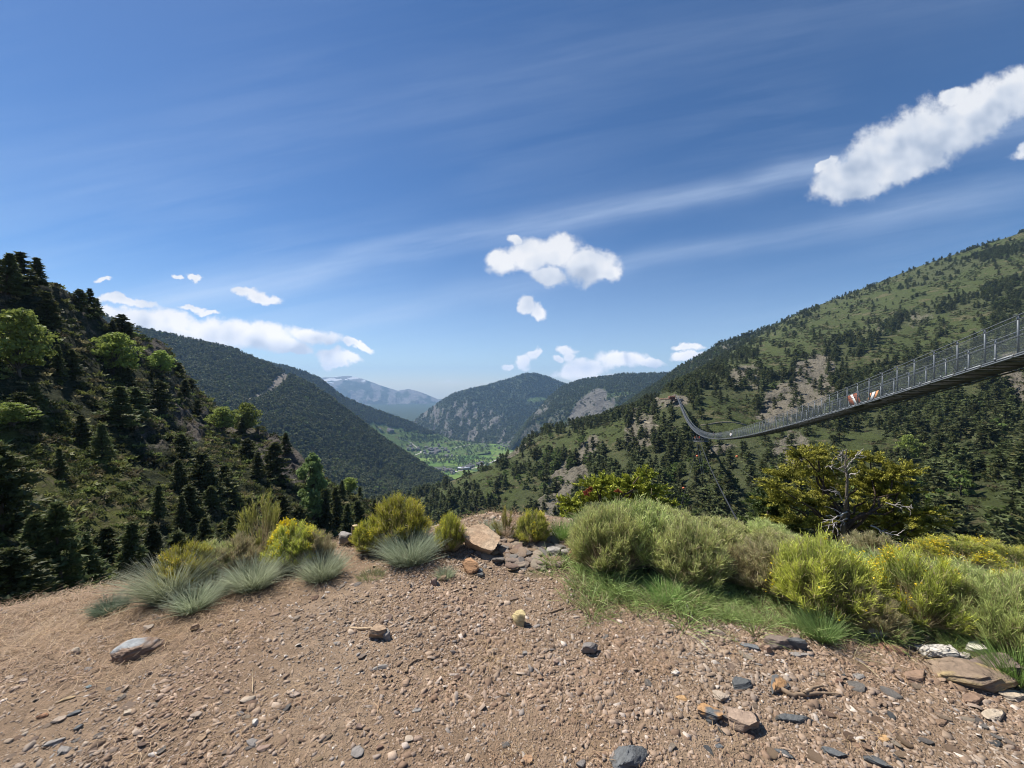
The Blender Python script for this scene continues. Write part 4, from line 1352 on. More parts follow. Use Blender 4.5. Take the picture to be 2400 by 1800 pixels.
def strip(name, pts, hill, w, mat, lift=1.2, **props):
    q = []
    for (x0, y0), (x1, y1) in zip(pts[:-1], pts[1:]):
        for t in np.linspace(0, 1, 7)[:-1]:
            q.append(hill.at(x0 + (x1 - x0) * t, y0 + (y1 - y0) * t))
    q = np.array(q)
    k = np.array([0.25, 0.5, 0.25])
    for _ in range(3):
        q[1:-1] = q[:-2] * 0.25 + q[1:-1] * 0.5 + q[2:] * 0.25
    T = np.gradient(q, axis=0); S = np.stack([-T[:, 1], T[:, 0], 0 * T[:, 0]], 1); S /= np.linalg.norm(S, axis=1, keepdims=True)
    A = q + S * w / 2 + [0, 0, lift]; B = q - S * w / 2 + [0, 0, lift]
    A2 = A - [0, 0, lift * 2]; B2 = B - [0, 0, lift * 2]
    n = len(q); V = np.concatenate([A, B, A2, B2]); i = np.arange(n - 1)
    Fq = np.concatenate([np.stack([i, i + 1, i + 1 + n, i + n], 1), np.stack([i, i + 1, i + 1 + 2 * n, i + 2 * n], 1), np.stack([i + n, i + n + 1, i + 1 + 3 * n, i + 3 * n], 1)])
    return link(name, mesh_from(name, V, Fq, mat), None, **props)


M_ROAD = mat_simple('pale_road', (0.36, 0.34, 0.31), 0.9, 0, 0.15, 0.1)
strip('valley_road', [(1200, 1060), (1150, 1085), (1125, 1095), (1095, 1100), (1060, 1108)], fields, 12, M_ROAD, kind='structure')
strip('village_road', [(935, 1028), (960, 1035), (972, 1045), (990, 1060), (970, 1068)], fields, 9, M_ROAD, kind='structure')
strip('meadow_track', [(1130, 1050), (1145, 1042), (1110, 1040), (1075, 1048), (1062, 1052)], fields, 7, M_ROAD, kind='structure')
M_TRACK = mat_simple('dry_track', (0.22, 0.19, 0.13), 0.95, 0, 0.2, 0.3)
strip('slope_track', [(1455, 968), (1500, 985), (1560, 1003), (1640, 998), (1700, 988), (1760, 996)], hillG, 1.8, M_TRACK, lift=0.5, kind='structure')
strip('wood_track', [(2290, 1030), (2340, 1036), (2420, 1044)], hillG, 1.8, M_TRACK, lift=0.4, kind='structure')
#@@SPLIT4

# ------------------------------------------------------------------ the suspension footbridge
XV = 1555.0
KX = (XV - 1200) / F
CN = 11223.0
X_NEAR = CN / F
BAY = 1.5
WID = 1.16
bd = np.array([KX, 1.0]); bd /= np.linalg.norm(bd)          # along the deck
bn_ = np.array([bd[1], -bd[0]])                              # towards the far rail
deck_px = np.array([(2387, 830.5), (2245, 875), (2144, 908), (2068, 931), (1995, 951), (1908.5, 978), (1800, 1010.5), (1734, 1025), (1679, 1027.6), (1650, 1022), (1633, 1016), (1619, 1002), (1604, 975), (1594.6, 953.6), (1587, 934)])
YB = CN / (deck_px[:, 0] - XV); ZB = (900 - deck_px[:, 1]) / F * YB
ZK = np.polyfit(YB, ZB, 4, w=F / YB)
Y_END = float(YB[-1]) + 2


def deck(s, side=0.0, up=0.0):
    """point on the deck, s metres along from Y = 0, side metres towards the far rail"""
    s = np.asarray(s, dtype=float)
    x = X_NEAR + s * bd[0] + side * bn_[0]; y = s * bd[1] + side * bn_[1]
    yy = np.maximum(s * bd[1], 8.0)
    z = EYE + np.polyval(ZK, yy) + (np.minimum(s * bd[1], 8.0) - 8.0) * -0.21
    return np.stack([x, y, z + up], -1)


M_STEEL = mat_simple('galvanised_steel', (0.18, 0.195, 0.21), 0.55, 0.4, 0.10, 30)
M_STEEL_D = mat_simple('dark_steel', (0.085, 0.09, 0.095), 0.6, 0.3, 0.15, 20)
M_CABLE = mat_simple('steel_cable', (0.17, 0.185, 0.195), 0.55, 0.4, 0.1, 60)
M_BLACK = mat_simple('black_rubber', (0.02, 0.02, 0.02), 0.6, 0, 0.2, 10)
M_ORANGE = mat_simple('orange_plastic', (0.75, 0.20, 0.07), 0.45, 0, 0.06, 4)


def mat_net():
    m, t = new_mat('wire_netting')
    b = t.add('ShaderNodeBsdfPrincipled'); b.inputs['Base Color'].default_value = (0.22, 0.25, 0.26, 1); b.inputs['Roughness'].default_value = 0.5; b.inputs['Metallic'].default_value = 0.3
    tr = t.add('ShaderNodeBsdfTransparent'); mx = t.add('ShaderNodeMixShader'); o = t.add('ShaderNodeOutputMaterial')
    uvn = t.add('ShaderNodeTexCoord')
    s = t.add('ShaderNodeSeparateXYZ'); t.link(uvn.outputs['Object'], s.inputs[0])
    a = t.math('FRACT', t.math('MULTIPLY', t.math('ADD', s.outputs[0], s.outputs[2]), 40.0))
    c = t.math('FRACT', t.math('MULTIPLY', t.math('SUBTRACT', s.outputs[0], s.outputs[2]), 40.0))
    w = t.math('MAXIMUM', t.math('LESS_THAN', a, 0.055), t.math('LESS_THAN', c, 0.055))
    t.link(w, mx.inputs[0]); t.link(tr.outputs[0], mx.inputs[1]); t.link(b.outputs[0], mx.inputs[2]); t.link(mx.outputs[0], o.inputs[0])
    return m


M_NET = mat_net()
bridge = empty('suspension_bridge', tuple(deck(12.0)), 'long sagging steel suspension footbridge crossing the valley at the right', 'bridge')
BR = np.array(bridge.location)


def bpart(name, V, Fq, mat, cols=None, smooth=False):
    return link(name, mesh_from(name, V - BR, Fq, mat, cols, smooth), bridge)


S_END = Y_END / bd[1]
ss = np.concatenate([np.arange(2, 60, 1.0), np.arange(60, S_END, 2.5), [S_END]])
for side, up, r in ((0, 1.37, .019), (0, 1.22, .015), (WID, 1.37, .019), (WID, 1.22, .015)):
    V, Fq = tubes(deck(ss, side, up)[None], np.full((1, len(ss)), r), 6)
    bpart('handrail_cable', V, Fq, M_CABLE, smooth=True)
for side in (-0.03, WID + .03):
    for up in (0.62,):
        V, Fq = tubes(deck(ss, side, up)[None], np.full((1, len(ss)), .012), 5)
        bpart('middle_cable', V, Fq, M_CABLE, smooth=True)
for side in (-0.10, WID + 0.10):
    V, Fq = tubes(deck(ss, side, -0.10)[None], np.full((1, len(ss)), .034), 6)
    bpart('deck_cable', V, Fq, M_CABLE, smooth=True)
i0 = int(math.floor(4 / BAY))
bays = np.arange(i0, int(S_END / BAY))
S0 = 13.5 / bd[1] - BAY * 9              # post nearest the right edge of the photo lies on this grid


def frame_box(c, sx, sy, sz):
    """box with x along the deck, y across it"""
    V, Fq = box(0, 0, 0, sx, sy, sz)
    W = np.stack([c[0] + V[:, 0] * bd[0] + V[:, 1] * bn_[0], c[1] + V[:, 0] * bd[1] + V[:, 1] * bn_[1], c[2] + V[:, 2]], -1)
    return W, Fq


def pieces(name, mk, n_single, total, mat, per=1):
    """the nearest as parts of their own, the rest joined into one stuff part"""
    rest = []
    for k in range(total):
        for q in range(per):
            V, Fq = mk(k, q)
            if k < n_single:
                c = V.mean(0)
                link(name, mesh_from(name, V - c, Fq, mat), bridge, tuple(c - BR))
            else:
                rest.append((V - BR, Fq, None))
    if rest:
        V, Fl, _ = merge(rest)
        o = link(name + '_row', mesh_from(name + '_row', V, Fl, mat), bridge)
        o['kind'] = 'stuff'


NB = int((S_END - S0) / BAY)


def mk_post(k, q):
    s = S0 + k * BAY; c = deck(s, WID * q)
    parts = [frame_box(c + [0, 0, 0.68], 0.045, 0.045, 1.40), frame_box(c + [0, 0, 1.385], 0.05, 0.24, 0.022), frame_box(c + [0, 0, 1.25], 0.055, 0.055, 0.08)]
    V, Fl, _ = merge([(v, f, None) for v, f in parts])
    return V, Fl[0]


def mk_beam(k, q):
    s = S0 + k * BAY
    V, Fq = frame_box(deck(s, WID / 2, -0.085), 0.05, WID + 0.40, 0.04)
    return V, Fq


def mk_deck(k, q):
    s = S0 + k * BAY
    a = deck(s + 0.02, 0); b = deck(s + BAY - 0.02, 0)
    V = []
    for p, dz in ((a, 0), (b, 0)):
        for sd in (-0.07, WID + 0.07):
            for up in (-0.045, -0.005):
                V.append([p[0] + sd * bn_[0], p[1] + sd * bn_[1], p[2] + up])
    V = np.array(V)
    return V, np.array([[0, 1, 3, 2], [4, 6, 7, 5], [0, 4, 5, 1], [2, 3, 7, 6], [1, 5, 7, 3], [0, 2, 6, 4]])


def mk_kick(k, q):
    """pale edge channel with a clamp"""
    s = S0 + k * BAY
    a = deck(s + 0.05, -0.085); b = deck(s + BAY - 0.05, -0.085)
    V = []
    for p in (a, b):
        for sd in (-0.02, 0.02):
            for up in (-0.05, 0.01):
                V.append([p[0] + sd * bn_[0], p[1] + sd * bn_[1], p[2] + up])
    V = np.array(V)
    F1 = np.array([[0, 1, 3, 2], [4, 6, 7, 5], [0, 4, 5, 1], [2, 3, 7, 6], [1, 5, 7, 3], [0, 2, 6, 4]])
    V2, F2 = frame_box(deck(s + BAY * 0.55, -0.10, 0.04), 0.07, 0.06, 0.10)
    Vm, Fl, _ = merge([(V, F1, None), (V2, F2, None)])
    return Vm, Fl[0]


def mk_net(k, q):
    s = S0 + k * BAY
    a = deck(s, WID * q + (0.03 if q else -0.03)); b = deck(s + BAY, WID * q + (0.03 if q else -0.03))
    off = np.array([bn_[0], bn_[1], 0]) * 0.004
    V = np.array([a + [0, 0, 0.02], b + [0, 0, 0.02], b + [0, 0, 1.2], a + [0, 0, 1.2]])
    return V, np.array([[0, 1, 2, 3]])


pieces('post', mk_post, 45, NB, M_STEEL, 2)
pieces('cross_beam', mk_beam, 60, NB, M_STEEL_D)
sl = []
for k in range(60):
    for q in range(1, 5):
        V, Fq = frame_box(deck(S0 + k * BAY + q * BAY / 5, WID / 2, -0.06), 0.035, WID + 0.1, 0.03)
        sl.append((V - BR, Fq, None))
for sd in (0.2, 0.58, 0.96):
    for k in range(60):
        a = deck(S0 + k * BAY + .75, sd, -0.055)
        V, Fq = frame_box(a, 1.5, 0.03, 0.03); sl.append((V - BR + [0, 0, -0.03], Fq, None))
V, Fl, _ = merge(sl)
o = link('deck_slats', mesh_from('deck_slats', V, Fl, M_CABLE), bridge); o['kind'] = 'stuff'
pieces('deck_panel', mk_deck, 60, NB, M_STEEL_D)
pieces('edge_channel', mk_kick, 45, NB, M_STEEL)
pieces('net_panel', mk_net, 45, NB, M_NET, 2)


def on_ground(hill, px, py):
    return hill.at(px, py)


def line_between(name, a, b, r, mat, sag=0.0, sides=6, parent=None, n=16, **props):
    t = np.linspace(0, 1, n)[:, None]
    P = np.array(a) * (1 - t) + np.array(b) * t
    P[:, 2] -= (4 * sag * t * (1 - t))[:, 0]
    c = P.mean(0)
    V, Fq = tubes((P - c)[None], np.full((1, n), r), sides)
    return link(name, mesh_from(name, V, Fq, mat, smooth=True), parent, tuple(c), **props)


def sdeck(px):
    return CN / (px - XV) / bd[1]


# wind guys: two long cables with floats, and the ties from the deck to the slopes
LOAD = sdeck(1640)
plat = deck(LOAD, 0.3, -2.2)
gA = deck(sdeck(1655), 0, -0.1); gB = unproj(2020, 1240, 62)
line_between('wind_guy_cable', gA, gB, 0.013, M_CABLE, 3.0, label='thin pale guy cable from the bridge down to the lower right with one orange ball', category='cable')
gC = unproj(1560, 1300, 75)
line_between('wind_guy_cable', deck(sdeck(1638), 0, -1.6), gC, 0.013, M_CABLE, 1.0, label='thin guy cable dropping from the hanging platform to the lower left past two balls', category='cable')
for k, (px, qx, qy, D, lab) in enumerate([
        (1880, 1640, 1200, 90, 'longest thin tie cable from the bridge left of the orange striped boards'),
        (1812, 1600, 1190, 100, 'thin tie cable second from the right under the sag of the bridge'),
        (1768, 1590, 1160, 110, 'thin tie cable third from the right under the sag of the bridge'),
        (1735, 1580, 1140, 120, 'thin tie cable fourth from the right under the sag of the bridge'),
        (1708, 1572, 1125, 130, 'thin tie cable left of the crouching worker under the bridge'),
        (1960, 1655, 1270, 70, 'thin tie cable starting below the red and white board on the bridge')]):
    line_between('tie_cable', deck(sdeck(px), 0, -0.1), unproj(qx, qy + 60, D), 0.006, M_CABLE, 0.4, label=lab, category='cable')
for px, py, D, lab in ((1634, 1069, LOAD * bd[1] - 4, 'orange marker ball close under the hanging platform'), (1727, 1070, 118, 'orange marker ball on the guy cable right of the platform'), (1602, 1144, 110, 'lowest orange marker ball on the guy cable left of the black pipe')):
    p = unproj(px, py, D)
    V, Fc = ICO[3]
    r = 2.7 / F * D
    o = empty('marker_ball', tuple(p), lab, 'marker ball', 'orange marker balls on the guy cables')
    link('ball', mesh_from('ball', V * r, Fc, M_ORANGE, smooth=True), o)
    Vt, Ft = tubes(np.array([[[-r * 1.3, 0, -r * .4], [r * 1.3, 0, r * .4]]]), np.full((1, 2), r * 0.18), 6)
    link('clamp', mesh_from('clamp', Vt, Ft, M_STEEL), o)
line_between('black_pipe', deck(LOAD - 1, 0.2, -2.4), unproj(1752, 1262, 34), 0.10, M_BLACK, 1.2, 8, label='thick black pipe slanting from the hanging platform down to the brooms', category='pipe')
for dx, lab in ((-0.75, 'left one of the two pale rods hanging straight down under the platform'), (0.0, 'right one of the two pale rods hanging straight down under the platform')):
    a = plat + np.array([dx - 0.6, 0, -0.1]); b = a + np.array([0.9 + 0 * dx, -1.5, -10.8])
    line_between('hanging_rod', a, b, 0.06, M_CABLE, 0, 6, label=lab, category='rod', group='rods under the platform')

# the hanging work platform
hp = empty('hanging_platform', tuple(plat), 'small steel work platform hanging below the lowest part of the bridge with people on it', 'platform')
V, Fq = box(0, 0, 0, 4.6, 2.0, 0.16); link('floor_plate', mesh_from('floor_plate', V, Fq, M_STEEL_D), hp)
for x in (-2.25, -0.75, 0.75, 2.25):
    for y in (-0.95, 0.95):
        V, Fq = box(x, y, 0.6, 0.07, 0.07, 1.1); link('rail_post', mesh_from('rail_post', V, Fq, M_STEEL), hp)
for y in (-0.95, 0.95):
    V, Fq = box(0, y, 1.18, 4.6, 0.06, 0.06); link('top_rail', mesh_from('top_rail', V, Fq, M_STEEL), hp)
for x in (-2.1, 2.1):
    V, Fq = tubes(np.array([[[x, 0, 0.05], [x * 0.6, 0.1, 2.1]]]), np.full((1, 2), 0.05), 6); link('hanger', mesh_from('hanger', V, Fq, M_CABLE), hp)

SKIN = mat_simple('skin', (0.45, 0.27, 0.19), 0.6, 0, 0.05, 20)


def cloth(name, c):
    return mat_simple(name, c, 0.85, 0, 0.12, 12)


def person(loc, rz, shirt, trousers, label, crouch=False, group=None):
    """one continuous skinned body; shirt, trousers and hair are pieces of clothing over it"""
    t = empty('person', tuple(loc), label, 'person', group)
    t.rotation_euler = (0, 0, rz)
    if crouch:
        J = {'pel': (0, 0, .42), 'che': (0, -.22, .80), 'neck': (0, -.30, .98), 'head': (0, -.36, 1.12), 'headt': (0, -.38, 1.2),
             'kl': (.13, -.42, .48), 'fl': (.13, -.18, .08), 'tl': (.13, -.34, .03), 'kr': (-.13, -.40, .30), 'fr': (-.13, .02, .10), 'tr': (-.13, -.12, .03),
             'sl': (.2, -.26, .90), 'el': (.26, -.42, .66), 'hl': (.14, -.58, .50), 'sr': (-.2, -.26, .90), 'er': (-.26, -.42, .66), 'hr': (-.14, -.60, .46)}
    else:
        J = {'pel': (0, 0, .95), 'che': (0, 0, 1.28), 'neck': (0, 0, 1.50), 'head': (0, -.02, 1.62), 'headt': (0, -.01, 1.72),
             'kl': (.11, -.03, .50), 'fl': (.12, .02, .08), 'tl': (.13, -.16, .03), 'kr': (-.11, .0, .50), 'fr': (-.12, .04, .08), 'tr': (-.13, -.14, .03),
             'sl': (.2, 0, 1.42), 'el': (.26, .02, 1.14), 'hl': (.22, -.16, .96), 'sr': (-.2, 0, 1.42), 'er': (-.27, 0, 1.14), 'hr': (-.20, -.22, 1.05)}
    names = list(J); E = [('pel', 'che'), ('che', 'neck'), ('neck', 'head'), ('head', 'headt'), ('pel', 'kl'), ('kl', 'fl'), ('fl', 'tl'), ('pel', 'kr'), ('kr', 'fr'), ('fr', 'tr'),
                          ('che', 'sl'), ('sl', 'el'), ('el', 'hl'), ('che', 'sr'), ('sr', 'er'), ('er', 'hr')]
    R = dict(pel=.15, che=.16, neck=.055, head=.095, headt=.075, kl=.07, fl=.045, tl=.04, kr=.07, fr=.045, tr=.04, sl=.07, el=.045, hl=.035, sr=.07, er=.045, hr=.035)

    def skinned(nm, keys, edges, grow, mat, root):
        me = bpy.data.meshes.new(nm)
        me.from_pydata([J[k] for k in keys], [(keys.index(a), keys.index(b)) for a, b in edges], [])
        o = link(nm, me, t)
        sk = o.modifiers.new('skin', 'SKIN')
        for i, k in enumerate(keys):
            me.skin_vertices[0].data[i].radius = (R[k] * grow, R[k] * grow * 0.8)
            me.skin_vertices[0].data[i].use_root = (k == root)
        o.modifiers.new('smooth', 'SUBSURF').render_levels = 1
        me.materials.append(mat)
        return o
    for o_ in (1,):
        me = bpy.data.meshes.new('tmp'); bpy.data.meshes.remove(me)
    try:
        body_edges = E
        o = None
        def build(nm, keys, edges, grow, mat, root):
            me = bpy.data.meshes.new(nm)
            me.from_pydata([J[k] for k in keys], [(keys.index(a), keys.index(b)) for a, b in edges], [])
            ob = link(nm, me, t)
            ob.modifiers.new('skin', 'SKIN')
            if not me.skin_vertices:
                return ob
            for i, k in enumerate(keys):
                me.skin_vertices[0].data[i].radius = (R[k] * grow, R[k] * grow * 0.8)
                me.skin_vertices[0].data[i].use_root = (k == root)
            sb = ob.modifiers.new('smooth', 'SUBSURF'); sb.levels = 1; sb.render_levels = 1
            me.materials.append(mat)
            return ob
        build('body', names, E, 1.0, SKIN, 'pel')
        up = ['pel', 'che', 'neck', 'sl', 'el', 'sr', 'er']
        build('shirt', up, [e for e in E if e[0] in up and e[1] in up], 1.12, shirt, 'pel')
        lo = ['pel', 'kl', 'fl', 'kr', 'fr']
        build('trousers', lo, [e for e in E if e[0] in lo and e[1] in lo], 1.14, trousers, 'pel')
    except Exception as ex:
        print('person', ex)
    V, Fc = ICO[2]
    h = np.array(J['headt']) + [0, 0.015, 0.0]
    Vh = V * [0.10, 0.115, 0.085] + h
    link('hair', mesh_from('hair', Vh, Fc, cloth('hair', (0.05, 0.035, 0.025)), smooth=True), t)
    return t


C_OR = cloth('orange_cloth', (0.80, 0.22, 0.05)); C_DK = cloth('dark_cloth', (0.04, 0.045, 0.06)); C_WH = cloth('white_cloth', (0.80, 0.80, 0.78)); C_RD = cloth('red_cloth', (0.45, 0.06, 0.04))
for x, y, rz, sh, lab in ((-1.9, 0.1, 0.5, C_OR, 'person in orange at the left end of the hanging platform'), (-1.1, -0.4, -0.6, C_DK, 'person in dark clothes next to the one in orange on the platform'),
                          (-0.3, 0.3, 2.0, C_RD, 'person in a red top near the middle of the hanging platform'), (0.5, -0.2, 0.2, C_DK, 'person in dark clothes right of the red top on the platform'),
                          (1.4, 0.2, 1.0, C_WH, 'person in a white top at the right end of the hanging platform')):
    person(plat + np.array([x, y, 0.08]), rz, sh, C_DK, lab)
person(deck(sdeck(1704), WID / 2), 2.2, C_WH, C_DK, 'crouching person in a white top on the bridge right of the platform', crouch=True)
person(deck(sdeck(1667), WID / 2), 0.4, C_DK, C_DK, 'standing person in dark clothes on the bridge just right of the platform')


# the two striped boards fixed to the rail
def striped_board(px0, px1, label, stripes, tall, lean):
    """stripes: (from, to, colour) along the board"""
    s0, s1 = sdeck(px0), sdeck(px1)
    t = empty('striped_board', tuple(deck(s0, 0.03)), label, 'board', 'striped boards on the bridge')
    base = np.array(t.location)
    for a, b, nm, mt in stripes:
        pts = []
        for dd in (0.0, 0.012):
            for f, up in ((a, 0.05), (b, 0.05), (b, tall), (a, tall)):
                s = s0 + (s1 - s0) * (f + lean * (up / tall - 0.5))
                pts.append(deck(s, 0.03 + dd, up) - base)
        V = np.array(pts)
        Fq = np.array([[0, 1, 2, 3], [7, 6, 5, 4], [0, 4, 5, 1], [1, 5, 6, 2], [2, 6, 7, 3], [3, 7, 4, 0]])
        link(nm, mesh_from(nm, V, Fq, mt), t)


M_RUST = mat_simple('rust_red_paint', (0.25, 0.07, 0.03), 0.6, 0, 0.3, 9)
M_OPAINT = mat_simple('orange_paint', (0.80, 0.33, 0.13), 0.6, 0, 0.08, 9)
M_WPAINT = mat_simple('white_paint', (0.78, 0.77, 0.74), 0.6, 0, 0.08, 9)
striped_board(2012, 1988, 'rust red leaning board with one white diagonal stripe on the bridge rail', [(0.0, 0.38, 'red_stripe', M_RUST), (0.38, 0.60, 'white_stripe', M_WPAINT), (0.60, 1.0, 'red_stripe', M_RUST)], 0.80, 0.5)
striped_board(2054, 2034, 'orange and white striped board on the bridge rail, right of the rust red one', [(0.0, 0.24, 'orange_stripe', M_OPAINT), (0.36, 0.70, 'white_stripe', M_WPAINT), (0.82, 1.0, 'orange_stripe', M_OPAINT)], 0.48, -0.35)

# far anchorage on the spur: stone terrace, rust coloured gantry, rail
e0 = deck(S_END, WID / 2)
anch = empty('bridge_anchorage', tuple(e0), 'rust brown anchorage terrace on the spur where the far end of the bridge lands', 'anchorage')
V, Fq = box(0, 3, -1.2, 9, 8, 2.2); link('terrace_slab', mesh_from('terrace_slab', V, Fq, mat_simple('pale_concrete', (0.36, 0.31, 0.27), 0.9, 0, 0.2, 0.5)), anch)
M_CORTEN = mat_simple('weathered_steel', (0.20, 0.09, 0.055), 0.8, 0, 0.3, 2)
for x in (-7.0, -5.2, -3.4):
    V, Fq = box(x, 0.5, 1.0, 1.5, 3.0, 2.6); link('steel_panel', mesh_from('steel_panel', V, Fq, M_CORTEN), anch)
V, Fq = box(-8.5, 0.5, -0.6, 14, 5, 0.8); link('walkway', mesh_from('walkway', V, Fq, M_CORTEN), anch)
for x in (-0.9, 0.9):
    V, Fq = box(x, 0, 0.9, 0.4, 0.4, 3.0); link('pylon', mesh_from('pylon', V, Fq, M_STEEL), anch)

# ------------------------------------------------------------------ stones
def rock_mesh(seed, sub, sx, sy, sz, cuts=12, rough=0.03, col=(0.40, 0.29, 0.2), layered=0.0, col2=None, flat=True):
    g = np.random.default_rng(seed)
    V, Fc = ICO[sub]
    V = V.copy()
    V = np.sign(V) * np.abs(V) ** 0.75
    for _ in range(cuts):
        n = g.normal(size=3) * [1, 1, 0.55]; n /= np.linalg.norm(n)
        d = g.uniform(0.46, 0.80)
        V -= np.maximum(V @ n - d, 0)[:, None] * n
    n = np.array([g.normal() * 0.08, g.normal() * 0.08, 1]); n /= np.linalg.norm(n)
    for s in (1, -1):
        V -= np.maximum(V @ (n * s) - 0.62, 0)[:, None] * (n * s)
    V /= np.abs(V).max(0)
    if rough:
        V += rough * np.stack([fbm(V[:, 0] * 4 + V[:, 2] * 3 + i * 9, V[:, 1] * 4 + i * 5 - V[:, 2] * 2, 4, seed + i) for i in range(3)], 1)
    V *= [sx, sy, sz]
    if layered:
        L = layered
        ph = V[:, 2] / (L * sz)
        r = 1 + 0.10 * (vnoise(ph * 1.0, V[:, 0] * 0.5 / sx, seed + 3) - 0.5) * 2 + 0.05 * np.sign(np.sin(ph * 7))
        V[:, 0] *= r; V[:, 1] *= r
    c = np.tile(np.array(col), (len(V), 1))
    if col2 is not None:
        k = sstep(-0.05, 0.15, fbm(V[:, 0] / sx * 1.5, V[:, 1] / sy * 1.5, 4, seed + 8))[:, None]
        if len(col2) == 4:
            k = k * sstep(0.1, 0.5, V[:, 2:3] / sz)
        c = c * (1 - k) + np.array(col2[:3]) * k
    V[:, 2] += sz
    return V, Fc, c


TAN = (0.36, 0.25, 0.16); BRN = (0.26, 0.17, 0.11); PNK = (0.34, 0.245, 0.18); SLT = (0.135, 0.14, 0.14); GRY = (0.26, 0.235, 0.21)
WHT = (0.62, 0.57, 0.50); ORG = (0.42, 0.24, 0.12); YEL = (0.45, 0.345, 0.18); PAL = (0.42, 0.335, 0.255)


S_MARKS = []


def short(label):
    w = label.split()
    stop = {'in', 'at', 'with', 'half', 'lying', 'below', 'beside', 'touching', 'behind', 'leaning', 'left', 'between', 'just', 'near', 'alone', 'right', 'under', 'above', 'of', 'on', 'sunk', 'and', 'the'}
    out = []
    for x in w:
        if x in stop and out:
            break
        out.append(x)
    return 'the ' + ' '.join(out[:5])


def stone(px, py, wpx, ar, th, col, label, col2=None, rz=None, seed=None, sub=4, layered=0.35, tilt=(0, 0), sink=0.18, group=None, name='stone', cat='stone', cuts=12, rough=0.05):
    """px, py: middle of its foot; wpx: width in the photograph; ar: depth / width; th: height / width"""
    p = ghit(px, py)
    S_MARKS.append((px, py, short(label)))
    w = wpx / F * p[1] / 2
    seed = seed if seed is not None else int(px * 7 + py)
    V, Fc, c = rock_mesh(seed, sub, w, w * ar, w * th, cuts, rough, col, layered, col2)
    o = link(name, mesh_from(name, V, Fc, M_STONE, c), None, (p[0], p[1] + w * ar * 0.4, p[2] - w * th * sink * 2), label=label, category=cat)
    o.rotation_euler = (tilt[0], tilt[1], rz if rz is not None else random.uniform(-0.5, 0.5))
    if group:
        o['group'] = group
    return o


